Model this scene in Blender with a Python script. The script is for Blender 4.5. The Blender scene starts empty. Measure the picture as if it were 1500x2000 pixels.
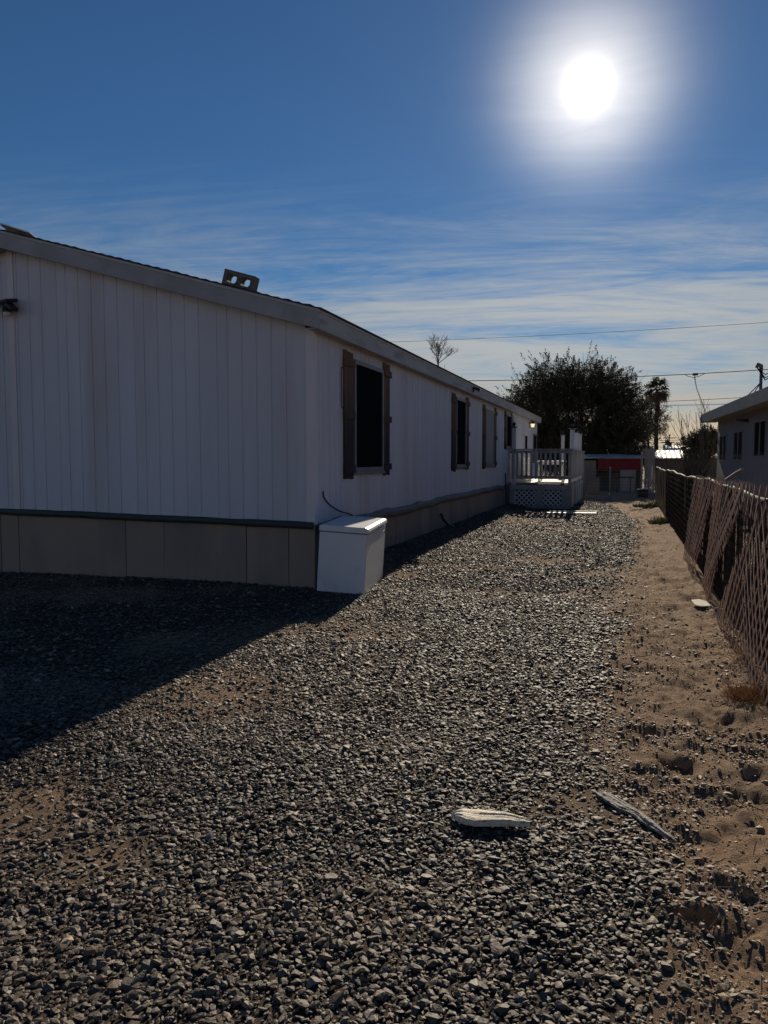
import bpy, math, random
import numpy as np
from mathutils import Matrix, Vector, Euler

random.seed(7)
RNG = np.random.default_rng(11)
R = math.radians
scene = bpy.context.scene
COL = scene.collection

# ------------------------------------------------------------------ camera
cam_d = bpy.data.cameras.new('camera')
cam_d.sensor_fit = 'VERTICAL'
cam_d.sensor_height = 36.0
cam_d.lens = 27.0
cam_d.clip_start = 0.05
cam_d.clip_end = 5000
cam = bpy.data.objects.new('camera', cam_d)
cam.location = (0, 0, 1.6)
cam.rotation_euler = (R(90 - 3.9), 0, R(17.5))
COL.objects.link(cam)
scene.camera = cam

# ------------------------------------------------------------------ sky and sun
SUN_EL, SUN_AZ = 24.4, -3.1          # azimuth measured from +Y towards +X
SUN = Vector((math.sin(R(SUN_AZ)) * math.cos(R(SUN_EL)), math.cos(R(SUN_AZ)) * math.cos(R(SUN_EL)), math.sin(R(SUN_EL))))

def make_world():
    w = bpy.data.worlds.new('World')
    scene.world = w
    w.use_nodes = True
    nt = w.node_tree
    nt.nodes.clear()
    N, L = nt.nodes.new, nt.links.new

    def val(x, sock):
        if hasattr(x, 'links'):
            L(x, sock)
        else:
            sock.default_value = x

    def m(op, a, b=None, c=None, clamp=False):
        n = N('ShaderNodeMath'); n.operation = op; n.use_clamp = clamp
        val(a, n.inputs[0])
        if b is not None: val(b, n.inputs[1])
        if c is not None: val(c, n.inputs[2])
        return n.outputs[0]

    def vm(op, a, b):
        n = N('ShaderNodeVectorMath'); n.operation = op
        val(a, n.inputs[0]); val(b, n.inputs[1])
        return n.outputs[1] if op == 'DOT_PRODUCT' else n.outputs[0]

    def smooth(x, lo, hi, a=0.0, b=1.0):
        n = N('ShaderNodeMapRange'); n.interpolation_type = 'SMOOTHSTEP'
        val(x, n.inputs[0]); n.inputs[1].default_value = lo; n.inputs[2].default_value = hi
        n.inputs[3].default_value = a; n.inputs[4].default_value = b
        return n.outputs[0]

    def mix(f, a, b, mode='MIX'):
        n = N('ShaderNodeMix'); n.data_type = 'RGBA'; n.blend_type = mode
        val(f, n.inputs[0]); val(a, n.inputs[6]); val(b, n.inputs[7])
        return n.outputs[2]

    tc = N('ShaderNodeTexCoord').outputs['Generated']
    nrm = N('ShaderNodeVectorMath'); nrm.operation = 'NORMALIZE'; L(tc, nrm.inputs[0])
    d = nrm.outputs[0]
    sky = N('ShaderNodeTexSky')
    sky.sky_type = 'NISHITA'
    sky.sun_disc = False
    sky.sun_elevation = R(SUN_EL)
    sky.sun_rotation = R(SUN_AZ)
    sky.altitude = 400
    sky.air_density = 1.0
    sky.dust_density = 0.02
    sky.ozone_density = 2.0
    sep = N('ShaderNodeSeparateXYZ'); L(d, sep.inputs[0])
    X, Y, Z = sep.outputs
    base = mix(1.0, sky.outputs[0], (0.40, 0.70, 0.98, 1), 'MULTIPLY')
    # thin cirrus laid on a flat layer overhead, so it streaks towards the horizon
    zc = m('ADD', m('MAXIMUM', Z, 0.0), 0.10)
    px = m('DIVIDE', X, zc)
    py = m('DIVIDE', Y, zc)
    # streaks run nearly across the view, turned a little
    a = R(9)
    u = m('ADD', m('MULTIPLY', px, math.cos(a)), m('MULTIPLY', py, math.sin(a)))
    v = m('SUBTRACT', m('MULTIPLY', py, math.cos(a)), m('MULTIPLY', px, math.sin(a)))
    def noise(su, sv, off, detail=6.0, rough=0.6, dist=0.0):
        cmb = N('ShaderNodeCombineXYZ')
        val(m('MULTIPLY', u, su), cmb.inputs[0]); val(m('MULTIPLY', v, sv), cmb.inputs[1]); cmb.inputs[2].default_value = off
        n = N('ShaderNodeTexNoise'); n.inputs['Scale'].default_value = 1.0
        n.inputs['Detail'].default_value = detail; n.inputs['Roughness'].default_value = rough
        n.inputs['Distortion'].default_value = dist
        L(cmb.outputs[0], n.inputs['Vector'])
        return n.outputs[0]
    broad = noise(0.45, 0.9, 3.1, 5, 0.6, 1.2)
    streak = noise(1.0, 3.6, 9.4, 9, 0.66, 1.6)
    fine = noise(3.0, 13.0, 1.7, 8, 0.66, 1.5)
    dens = m('ADD', m('ADD', m('MULTIPLY', broad, 1.05), m('MULTIPLY', streak, 0.80)), m('MULTIPLY', fine, 0.30))
    low = smooth(Z, 0.45, 0.10)            # more cloud low down
    dens = m('ADD', dens, m('MULTIPLY', low, 0.44))
    cl = smooth(dens, 1.08, 1.66)
    cl = m('MULTIPLY', cl, smooth(Z, 0.37, 0.15))
    cosang = vm('DOT_PRODUCT', d, tuple(SUN))
    ang = m('MULTIPLY', m('ARCCOSINE', m('MINIMUM', cosang, 1.0)), 57.29578)
    near = m('POWER', 2.718, m('MULTIPLY', m('POWER', m('DIVIDE', ang, 26.0), 2.0), -1.0))
    ccol = mix(near, (5.0, 5.9, 6.6, 1), (11.5, 11.2, 10.3, 1))
    warm = smooth(Z, 0.12, 0.03)
    cl = m('MAXIMUM', cl, m('MULTIPLY', warm, 0.9))
    ccol = mix(warm, ccol, (11.5, 9.3, 6.7, 1))
    col = mix(m('MAXIMUM', m('MULTIPLY', cl, 0.88), m('MULTIPLY', warm, 0.97)), base, ccol)
    # ring of light round the sun through the thin cloud, and the sun itself
    ring = m('POWER', 2.718, m('MULTIPLY', m('POWER', m('DIVIDE', ang, 4.3), 2.1), -1.0))
    core = m('POWER', 2.718, m('MULTIPLY', m('POWER', m('DIVIDE', ang, 1.0), 1.8), -1.0))
    ring = m('MULTIPLY', ring, m('ADD', 0.72, m('MULTIPLY', streak, 0.56)))
    wide = m('POWER', 2.718, m('MULTIPLY', m('POWER', m('DIVIDE', ang, 9.0), 1.2), -1.0))
    ring = m('ADD', ring, m('MULTIPLY', wide, 0.07))
    glow = m('ADD', m('MULTIPLY', ring, 18.0), m('MULTIPLY', core, 40.0))
    gc = N('ShaderNodeCombineXYZ')
    for i, k in enumerate((1.0, 0.91, 0.76)):
        L(m('MULTIPLY', glow, k), gc.inputs[i])
    fin = mix(1.0, col, gc.outputs[0], 'ADD')
    bg = N('ShaderNodeBackground'); L(fin, bg.inputs[0]); bg.inputs[1].default_value = 0.051
    out = N('ShaderNodeOutputWorld'); L(bg.outputs[0], out.inputs[0])
make_world()

sun_d = bpy.data.lights.new('sun', 'SUN')
sun_d.energy = 5.0
sun_d.angle = R(0.5)
sun_d.color = (1.0, 0.87, 0.68)
sun_o = bpy.data.objects.new('sun', sun_d)
sun_o.rotation_euler = SUN.to_track_quat('Z', 'Y').to_euler()
sun_o.location = (0, 0, 30)
COL.objects.link(sun_o)

scene.view_settings.view_transform = 'Standard'
scene.view_settings.look = 'None'
scene.view_settings.exposure = 0.0
scene.view_settings.gamma = 1.0
scene.render.engine = 'CYCLES'
scene.cycles.max_bounces = 6
scene.cycles.transparent_max_bounces = 8
scene.cycles.use_denoising = True

# ------------------------------------------------------------------ helpers
WL = {}                                   # world position of every parent (all parents only translate)

def tag(o, label=None, cat=None, group=None, kind=None):
    if label: o['label'] = label
    if cat: o['category'] = cat
    if group: o['group'] = group
    if kind: o['kind'] = kind
    return o

def thing(name, loc, label, cat, group=None):
    o = bpy.data.objects.new(name, None)
    o.empty_display_size = 0.2
    o.location = loc
    COL.objects.link(o)
    WL[o] = Vector(loc)
    return tag(o, label, cat, group)

def sub(name, parent, loc=None):          # an Empty part that holds sub-parts
    o = bpy.data.objects.new(name, None)
    o.empty_display_size = 0.1
    loc = Vector(loc) if loc is not None else WL[parent]
    o.parent = parent
    o.location = loc - WL[parent]
    COL.objects.link(o)
    WL[o] = loc
    return o

def link(name, me, mat, parent, c):
    o = bpy.data.objects.new(name, me)
    if mat is not None and not me.materials:
        me.materials.append(mat)
    c = Vector(c)
    if parent is not None:
        o.parent = parent
        o.location = c - WL[parent]
    else:
        o.location = c
    WL[o] = c
    COL.objects.link(o)
    return o

def mesh_np(name, v, f, smooth=False):
    v = np.asarray(v, np.float32); f = np.asarray(f, np.int32)
    me = bpy.data.meshes.new(name)
    n, k = f.shape
    me.vertices.add(len(v)); me.vertices.foreach_set('co', v.ravel())
    me.loops.add(n * k); me.loops.foreach_set('vertex_index', f.ravel())
    me.polygons.add(n); me.polygons.foreach_set('loop_start', np.arange(0, n * k, k, dtype=np.int32))
    me.update(calc_edges=True)
    me.validate()
    me.polygons.foreach_set('use_smooth', np.full(len(me.polygons), smooth))
    return me

class MB:
    def __init__(s):
        s.v, s.f = [], []
    def add(s, vs, fs):
        o = len(s.v)
        s.v += [Vector(p) for p in vs]
        s.f += [tuple(i + o for i in f) for f in fs]
        return s
    def box(s, a, b, M=None):
        (x0, y0, z0), (x1, y1, z1) = a, b
        vs = [(x0,y0,z0),(x1,y0,z0),(x1,y1,z0),(x0,y1,z0),(x0,y0,z1),(x1,y0,z1),(x1,y1,z1),(x0,y1,z1)]
        if M is not None: vs = [M @ Vector(p) for p in vs]
        return s.add(vs, [(0,3,2,1),(4,5,6,7),(0,1,5,4),(1,2,6,5),(2,3,7,6),(3,0,4,7)])
    def hexa(s, vs):
        return s.add(vs, [(0,3,2,1),(4,5,6,7),(0,1,5,4),(1,2,6,5),(2,3,7,6),(3,0,4,7)])
    def prism(s, poly, d):
        n = len(poly); d = Vector(d)
        vs = [Vector(p) for p in poly] + [Vector(p) + d for p in poly]
        fs = [tuple(range(n - 1, -1, -1)), tuple(range(n, 2 * n))]
        fs += [(i, (i + 1) % n, n + (i + 1) % n, n + i) for i in range(n)]
        return s.add(vs, fs)
    def tube(s, path, r, n=6, caps=True):
        path = [Vector(p) for p in path]
        rr = r if isinstance(r, (list, tuple)) else [r] * len(path)
        vs, fs = [], []
        for i, p in enumerate(path):
            t = (path[min(i + 1, len(path) - 1)] - path[max(i - 1, 0)])
            if t.length < 1e-9: t = Vector((0, 0, 1))
            t.normalize()
            ref = Vector((0, 0, 1)) if abs(t.z) < 0.9 else Vector((0, 1, 0))
            a = t.cross(ref).normalized(); b = a.cross(t)
            for k in range(n):
                w = 2 * math.pi * k / n
                vs.append(p + (a * math.cos(w) + b * math.sin(w)) * rr[i])
        for i in range(len(path) - 1):
            for k in range(n):
                k2 = (k + 1) % n
                fs.append((i * n + k, i * n + k2, (i + 1) * n + k2, (i + 1) * n + k))
        if caps:
            fs.append(tuple(range(n - 1, -1, -1))); fs.append(tuple((len(path) - 1) * n + k for k in range(n)))
        return s.add(vs, fs)
    def lathe(s, c, prof, n=14, M=None):
        c = Vector(c); vs, fs = [], []
        for r, z in prof:
            for k in range(n):
                w = 2 * math.pi * k / n
                p = Vector((r * math.cos(w), r * math.sin(w), z))
                vs.append(c + (M @ p if M is not None else p))
        for i in range(len(prof) - 1):
            for k in range(n):
                k2 = (k + 1) % n
                fs.append((i * n + k, i * n + k2, (i + 1) * n + k2, (i + 1) * n + k))
        fs.append(tuple(range(n - 1, -1, -1))); fs.append(tuple((len(prof) - 1) * n + k for k in range(n)))
        return s.add(vs, fs)
    def xform(s, M):
        s.v = [M @ p for p in s.v]
        return s
    def build(s, name, mat, parent=None, smooth=False, bevel=0.0, base=False, seg=2):
        lo = Vector([min(p[i] for p in s.v) for i in range(3)])
        hi = Vector([max(p[i] for p in s.v) for i in range(3)])
        c = (lo + hi) / 2
        if base: c.z = lo.z
        me = bpy.data.meshes.new(name)
        me.from_pydata([p - c for p in s.v], [], s.f)
        me.update()
        if smooth: me.polygons.foreach_set('use_smooth', [True] * len(me.polygons))
        o = link(name, me, mat, parent, c)
        if bevel > 0:
            b = o.modifiers.new('bevel', 'BEVEL'); b.width = bevel; b.segments = seg; b.limit_method = 'ANGLE'
        return o

def inst(name, me, parent, loc, rot=None, scale=None):
    o = bpy.data.objects.new(name, me)
    o.parent = parent
    o.location = Vector(loc) - WL[parent]
    if rot is not None: o.rotation_euler = rot
    if scale is not None: o.scale = scale
    COL.objects.link(o)
    return o

def bar_between(name, me, parent, a, b, w, t, normal):
    """a copy of the unit bar (1 x 1 x 1, centred) laid from a to b; normal = thickness direction"""
    a, b = Vector(a), Vector(b)
    z = (b - a); ln = z.length; z.normalize()
    n = Vector(normal); y = (n - z * n.dot(z)).normalized(); x = y.cross(z)
    M = Matrix((x, y, z)).transposed()
    return inst(name, me, parent, (a + b) / 2, M.to_euler(), (w, t, ln))

def unit_bar(name, mat):
    b = MB().box((-.5, -.5, -.5), (.5, .5, .5))
    me = bpy.data.meshes.new(name); me.from_pydata(b.v, [], b.f); me.update(); me.materials.append(mat)
    return me

# ------------------------------------------------------------------ noise on the ground
def vnoise(x, y, seed=0):
    x = np.asarray(x, np.float64); y = np.asarray(y, np.float64)
    xi = np.floor(x).astype(np.int64); yi = np.floor(y).astype(np.int64)
    fx = x - xi; fy = y - yi
    fx = fx * fx * (3 - 2 * fx); fy = fy * fy * (3 - 2 * fy)
    def h(a, b):
        n = (a * 374761393 + b * 668265263 + seed * 974634777) & 0xFFFFFFFF
        n = ((n ^ (n >> 13)) * 1274126177) & 0xFFFFFFFF
        n = n ^ (n >> 16)
        return (n & 0xFFFF) / 65535.0
    return (h(xi, yi) * (1 - fx) + h(xi + 1, yi) * fx) * (1 - fy) + (h(xi, yi + 1) * (1 - fx) + h(xi + 1, yi + 1) * fx) * fy

def fbm(x, y, s, o=4, seed=0):
    t = 0; a = 1; w = 0
    for i in range(o):
        t = t + a * vnoise(x * s, y * s, seed + i * 17); w += a; a *= 0.5; s *= 2.03
    return t / w

def sstep(x, a, b):
    t = np.clip((np.asarray(x, float) - a) / (b - a), 0, 1)
    return t * t * (3 - 2 * t)

EDGE_Y = [-5, 2.25, 2.9, 3.8, 6.1, 8.8, 12, 15.5, 21, 27, 32]
EDGE_X = [0.1, 0.12, 0.17, -0.05, -0.17, -0.03, 0.08, 0.2, 0.28, -0.4, -1.4]
def gravel_edge(x, y):
    return np.interp(y, EDGE_Y, EDGE_X) + (fbm(x, y, 1.6, 3, 5) - .5) * 0.35

HOLES = [(0.24, 2.80, .05, .09), (0.283, 4.28, .08, .035), (0.437, 3.93, .09, .030), (0.11, 4.81, .07, .022), (0.66, 5.13, .09, .032), (0.62, 7.2, .10, .018)]
DIRT_PATCH = [(-2.62, 2.75, .38, .75), (-1.97, 2.5, .18, .75), (-2.6, 4.5, .5, .8), (-2.2, 6.8, .45, .7), (-1.25, 12.3, .6, .8), (-1.45, 9.07, .5, .7),
              (-0.5, 8.2, .4, .4), (-2.9, 10.2, .35, .8), (-1.9, 5.7, .4, .35), (-0.75, 2.5, .2, .3), (-0.2, 3.5, .25, .7), (-1.0, 17, .8, .4), (-2.4, 13.5, .6, .4),
              (-0.9, 6.0, .35, .35), (-1.1, 3.9, .3, .3)]

def ground_z(x, y):
    x = np.asarray(x, float); y = np.asarray(y, float)
    bank = 0.15 * sstep(x, -2.75, -3.55) * sstep(y, 9.3, 11.8) * sstep(y, 34, 30)
    z = bank + (fbm(x, y, .35, 3, 2) - .5) * .05
    near = sstep(y, 60, 30)
    dirt = sstep(x - np.interp(y, EDGE_Y, EDGE_X), -0.1, 0.25) * near * sstep(np.abs(x), 8, 5)
    z = z - dirt * 0.015
    lump = np.abs(fbm(x * 1.0, y * 0.8, 3.2, 4, 31) - .5) * 2
    z = z + dirt * ((fbm(x, y, 2.6, 4, 8) - .5) * .11 - (1 - lump) ** 3 * 0.028 + (fbm(x, y * .8, 11, 3, 12) - .5) * .055 + (fbm(x, y, 30, 2, 14) - .5) * .012)
    z = z + (1 - dirt) * near * (fbm(x, y, 3.5, 3, 21) - .5) * .03
    for hx, hy, r, d in HOLES:
        wx = x + (fbm(x, y, 10, 3, 101) - .5) * .22; wy = y + (fbm(x, y, 10, 3, 103) - .5) * .22
        q = ((wx - hx) ** 2 + ((wy - hy) * .8) ** 2) / (r * r)
        z = z - d * np.exp(-q * q * .9) + d * .22 * np.exp(-(np.sqrt(q) - 1.5) ** 2 * 6)
    # soil scraped up along the foot of the lattice fence
    z = z + .045 * np.exp(-((x - 1.02) / .13) ** 2) * sstep(y, 1, 3) * sstep(y, 32, 26) * (.5 + fbm(x, y, 1.3, 2, 77))
    return z

def gz(x, y):
    return float(ground_z(np.array([x]), np.array([y]))[0])

# ------------------------------------------------------------------ materials
def nodes_of(mt):
    nt = mt.node_tree
    return nt, nt.nodes['Principled BSDF']

def pmat(name, c1, c2=None, scale=3.0, rough=0.75, spec=0.3, bump=0.0, bscale=40.0, stretch=(1, 1, 1), rand=0.0, detail=6.0,
         c3=None, scale3=0.8, metal=0.0, contrast=(0.35, 0.65), bdist=0.01):
    mt = bpy.data.materials.new(name); mt.use_nodes = True
    nt, b = nodes_of(mt)
    N, L = nt.nodes.new, nt.links.new
    b.inputs['Roughness'].default_value = rough
    b.inputs['Specular IOR Level'].default_value = spec
    b.inputs['Metallic'].default_value = metal
    geo = N('ShaderNodeNewGeometry')
    mp = N('ShaderNodeVectorMath'); mp.operation = 'MULTIPLY'; mp.inputs[1].default_value = stretch
    L(geo.outputs['Position'], mp.inputs[0])
    info = N('ShaderNodeObjectInfo')
    ofs = N('ShaderNodeVectorMath'); ofs.operation = 'SCALE'; ofs.inputs[0].default_value = (13.7, 7.3, 5.1)
    L(info.outputs['Random'], ofs.inputs['Scale'])
    ad = N('ShaderNodeVectorMath'); ad.operation = 'ADD'; L(mp.outputs[0], ad.inputs[0])
    if rand > 0: L(ofs.outputs[0], ad.inputs[1])
    vec = ad.outputs[0]
    c2 = c2 or c1
    def nz(sc, dt=detail):
        n = N('ShaderNodeTexNoise'); n.inputs['Scale'].default_value = sc; n.inputs['Detail'].default_value = dt; n.inputs['Roughness'].default_value = .62
        L(vec, n.inputs['Vector']); return n.outputs[0]
    def mr(x, a, b_, c=0., d=1.):
        n = N('ShaderNodeMapRange'); L(x, n.inputs[0])
        for i, q in enumerate((a, b_, c, d)): n.inputs[i + 1].default_value = q
        return n.outputs[0]
    def mix(f, a, c, mode='MIX'):
        n = N('ShaderNodeMix'); n.data_type = 'RGBA'; n.blend_type = mode
        for s_, q in ((0, f), (6, a), (7, c)):
            if hasattr(q, 'links'): L(q, n.inputs[s_])
            else: n.inputs[s_].default_value = q if s_ == 0 else (*q[:3], 1)
        return n.outputs[2]
    col = mix(mr(nz(scale), *contrast), c1, c2)
    if c3 is not None:
        col = mix(mr(nz(scale3, 5), .52, .72), col, c3)
    if rand > 0:
        g = mr(info.outputs['Random'], 0, 1, 1 - rand, 1 + rand)
        cm = N('ShaderNodeCombineXYZ')
        for i in range(3): L(g, cm.inputs[i])
        col = mix(1.0, col, cm.outputs[0], 'MULTIPLY')
    L(col, b.inputs['Base Color'])
    if bump > 0:
        bp = N('ShaderNodeBump'); bp.inputs['Strength'].default_value = bump; bp.inputs['Distance'].default_value = bdist
        L(nz(bscale, 8), bp.inputs['Height']); L(bp.outputs[0], b.inputs['Normal'])
    mt['bsdf'] = 1
    return mt

MT = {}
MT['siding'] = pmat('painted_siding', (.67, .665, .71), (.595, .59, .635), 1.6, .62, .3, .25, 90, (1, 1, .12), .035, c3=(.54, .515, .51), scale3=1.7)
MT['trim'] = pmat('trim_paint', (.76, .71, .71), (.68, .64, .64), 2.2, .6, .3, .2, 70, (1, 1, .3))
MT['fascia'] = pmat('fascia_paint', (.42, .42, .43), (.34, .335, .34), 2.0, .65, .3, .25, 60, (1, .35, 1), .06, c3=(.30, .285, .27), scale3=1.3)
MT['side_fascia'] = pmat('worn_fascia_paint', (.56, .545, .52), (.44, .42, .395), 1.6, .7, .25, .35, 50, (1, .4, 2.5), .06, c3=(.27, .24, .21), scale3=2.2)
MT['drip'] = pmat('drip_edge_metal', (.5, .47, .46), (.42, .41, .40), 3, .45, .4)
MT['shingle'] = pmat('dark_shingles', (.045, .045, .05), (.075, .07, .07), 14, .9, .2, .6, 160)
MT['soffit'] = pmat('soffit_board', (.42, .40, .40), (.34, .33, .32), 2, .7, .2)
MT['skirt'] = pmat('tan_skirting', (.36, .275, .215), (.30, .235, .19), 1.4, .7, .25, .3, 80, (1, 1, .25), .07, c3=(.21, .19, .17), scale3=1.2)
MT['wrap_dark'] = pmat('dark_green_wrap', (.035, .06, .055), (.025, .04, .042), 4, .5, .4, .4, 30)
MT['wrap_grey'] = pmat('grey_wrap', (.16, .155, .16), (.10, .10, .105), 4, .6, .35, .4, 25)
MT['frame_grey'] = pmat('grey_vinyl', (.17, .16, .19), (.13, .125, .15), 4, .5, .4)
MT['screen'] = pmat('dark_sun_screen', (.006, .007, .011), (.009, .010, .014), 3, 1.0, .03)
MT['blind'] = pmat('pale_blind', (.20, .215, .245), (.15, .165, .19), 2, .5, .4)
MT['white'] = pmat('white_paint', (.74, .74, .75), (.66, .66, .67), 3, .55, .3, .15, 60, (1, 1, .3), .05)
MT['deck_paint'] = pmat('weathered_white_paint', (.46, .45, .44), (.36, .35, .345), 5, .75, .2, .35, 80, (1, 1, .4), .12, c3=(.24, .22, .20), scale3=3.5)
MT['deck_floor'] = pmat('pale_deck_boards', (.66, .64, .60), (.52, .50, .47), 4, .7, .25, .3, 70, (.3, 1, 1), .08)
MT['black'] = pmat('black_metal', (.012, .012, .014), (.02, .02, .022), 6, .45, .45)
MT['cable'] = pmat('black_cable', (.014, .014, .015), (.02, .02, .02), 6, .9, .05)
MT['concrete'] = pmat('concrete_block_grey', (.20, .19, .18), (.15, .14, .135), 18, .95, .15, .8, 120, c3=(.12, .115, .11), scale3=6)
MT['galv'] = pmat('galvanised_steel', (.30, .295, .29), (.20, .195, .19), 9, .6, .4, metal=.3)
MT['rail'] = pmat('dull_rail', (.16, .15, .14), (.04, .032, .028), 5, .75, .2, contrast=(.45, .55))
MT['rust_wire'] = pmat('dull_wire', (.10, .09, .085), (.06, .05, .045), 12, .55, .4, metal=.5)
MT['slat_brown'] = pmat('dark_privacy_slats', (.030, .022, .019), (.018, .014, .013), 6, .7, .25, c3=(.05, .036, .03), scale3=4)
MT['lattice'] = pmat('pinkish_brown_lattice', (.42, .265, .205), (.31, .195, .15), 7, .7, .25, .3, 90, (1, 1, .3), .14, c3=(.28, .20, .175), scale3=5)
MT['stucco'] = pmat('grey_stucco', (.37, .355, .34), (.32, .305, .29), 3, .9, .15, .6, 55, rand=0)
MT['neighbour_fascia'] = pmat('pale_fascia', (.30, .29, .28), (.25, .245, .24), 3, .6, .3)
MT['glass_dark'] = pmat('dark_glass', (.012, .014, .017), (.016, .018, .02), 2, .08, .5)
MT['red'] = pmat('red_paint', (.17, .008, .013), (.13, .007, .012), 3, .55, .3, .1, 40, c3=(.10, .010, .014), scale3=1.5)
MT['shed_wall'] = pmat('dull_shed_wall', (.20, .18, .165), (.14, .13, .12), 1.5, .85, .2, .3, 30, (1, 1, .3))
MT['metal_roof'] = pmat('pale_metal_roof', (.60, .59, .56), (.42, .40, .38), 2.5, .62, .35, .2, 20, metal=.0, c3=(.3, .26, .22), scale3=1.5)
MT['brown_wall'] = pmat('brown_wall', (.17, .135, .11), (.12, .10, .085), 1.6, .9, .15, .3, 20)
MT['grey_board'] = pmat('weathered_grey_board', (.27, .265, .26), (.19, .185, .18), 5, .85, .2, .4, 60, (1, 1, .2), .15)
MT['bark'] = pmat('dark_bark', (.055, .042, .033), (.03, .024, .02), 9, .9, .15, .7, 30, (1, 1, .4))
MT['bare_twig'] = pmat('grey_twig', (.10, .088, .078), (.07, .06, .052), 6, .85, .2)
MT['plastic_black'] = pmat('black_plastic', (.014, .015, .018), (.02, .02, .024), 5, .4, .4)
MT['plastic_white'] = pmat('white_plastic', (.74, .75, .74), (.66, .67, .66), 4, .4, .4)
MT['plank'] = pmat('pale_plywood', (.62, .58, .48), (.50, .46, .37), 4, .8, .2, .3, 60, (.3, 1, 1), .08)
MT['cloth'] = pmat('pale_cloth', (.50, .50, .54), (.36, .36, .40), 9, .9, .1)

def wood_weathered():
    """brown shutter wood, bleached to grey-black where rain and splash have rotted the lower half"""
    mt = pmat('weathered_shutter_wood', (.22, .125, .075), (.13, .075, .05), 5, .8, .2, .5, 70, (6, 6, .5), .12)
    nt, b = nodes_of(mt); N, L = nt.nodes.new, nt.links.new
    src = b.inputs['Base Color'].links[0].from_socket
    geo = N('ShaderNodeNewGeometry'); sp = N('ShaderNodeSeparateXYZ'); L(geo.outputs['Position'], sp.inputs[0])
    nz = N('ShaderNodeTexNoise'); nz.inputs['Scale'].default_value = 1.0; nz.inputs['Detail'].default_value = 7
    sc = N('ShaderNodeVectorMath'); sc.operation = 'MULTIPLY'; sc.inputs[1].default_value = (22, 22, 2.0); L(geo.outputs['Position'], sc.inputs[0]); L(sc.outputs[0], nz.inputs['Vector'])
    ad = N('ShaderNodeMath'); ad.operation = 'MULTIPLY_ADD'; ad.inputs[1].default_value = 1.7; L(nz.outputs[0], ad.inputs[0]); L(sp.outputs[2], ad.inputs[2])
    mr = N('ShaderNodeMapRange'); mr.inputs[1].default_value = 3.5; mr.inputs[2].default_value = 2.75; L(ad.outputs[0], mr.inputs[0])
    mx = N('ShaderNodeMix'); mx.data_type = 'RGBA'; L(mr.outputs[0], mx.inputs[0]); L(src, mx.inputs[6]); mx.inputs[7].default_value = (.038, .033, .036, 1)
    L(mx.outputs[2], b.inputs['Base Color'])
    return mt
MT['shutter'] = wood_weathered()

def freezer_paint(name, rough):
    mt = pmat(name, (.74, .75, .77), (.70, .71, .73), 2, rough, .5, .04, 8, bdist=.02, c3=(.62, .61, .60), scale3=3)
    return mt
MT['enamel'] = freezer_paint('white_enamel', .32)

def attr_mat(name, attr, rough, spec, bump=0.0, bscale=200, transl=0.0, var=(.7, 1.3)):
    mt = bpy.data.materials.new(name); mt.use_nodes = True
    nt, b = nodes_of(mt); N, L = nt.nodes.new, nt.links.new
    at = N('ShaderNodeAttribute'); at.attribute_name = attr
    geo = N('ShaderNodeNewGeometry')
    nz = N('ShaderNodeTexNoise'); nz.inputs['Scale'].default_value = bscale; nz.inputs['Detail'].default_value = 3
    L(geo.outputs['Position'], nz.inputs['Vector'])
    mr = N('ShaderNodeMapRange'); mr.inputs[3].default_value = var[0]; mr.inputs[4].default_value = var[1]; L(nz.outputs[0], mr.inputs[0])
    cm = N('ShaderNodeVectorMath'); cm.operation = 'SCALE'; L(at.outputs['Color'], cm.inputs[0]); L(mr.outputs[0], cm.inputs['Scale'])
    L(cm.outputs[0], b.inputs['Base Color'])
    b.inputs['Roughness'].default_value = rough
    b.inputs['Specular IOR Level'].default_value = spec
    if bump > 0:
        bp = N('ShaderNodeBump'); bp.inputs['Strength'].default_value = bump; bp.inputs['Distance'].default_value = .004
        L(nz.outputs[0], bp.inputs['Height']); L(bp.outputs[0], b.inputs['Normal'])
    if transl > 0:
        tr = N('ShaderNodeBsdfTranslucent'); L(cm.outputs[0], tr.inputs[0])
        mx = N('ShaderNodeMixShader'); mx.inputs[0].default_value = transl
        L(b.outputs[0], mx.inputs[1]); L(tr.outputs[0], mx.inputs[2])
        L(mx.outputs[0], nt.nodes['Material Output'].inputs['Surface'])
    return mt
MT['stone'] = attr_mat('gravel_stone', 'tint', .62, .34, .5, 130, var=(.72, 1.28))
MT['leaf'] = attr_mat('leaf_green', 'tint', .6, .25, 0, 3, transl=.16, var=(.75, 1.25))
MT['straw'] = attr_mat('dry_straw', 'tint', .8, .2, 0, 30, transl=.15)

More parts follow.
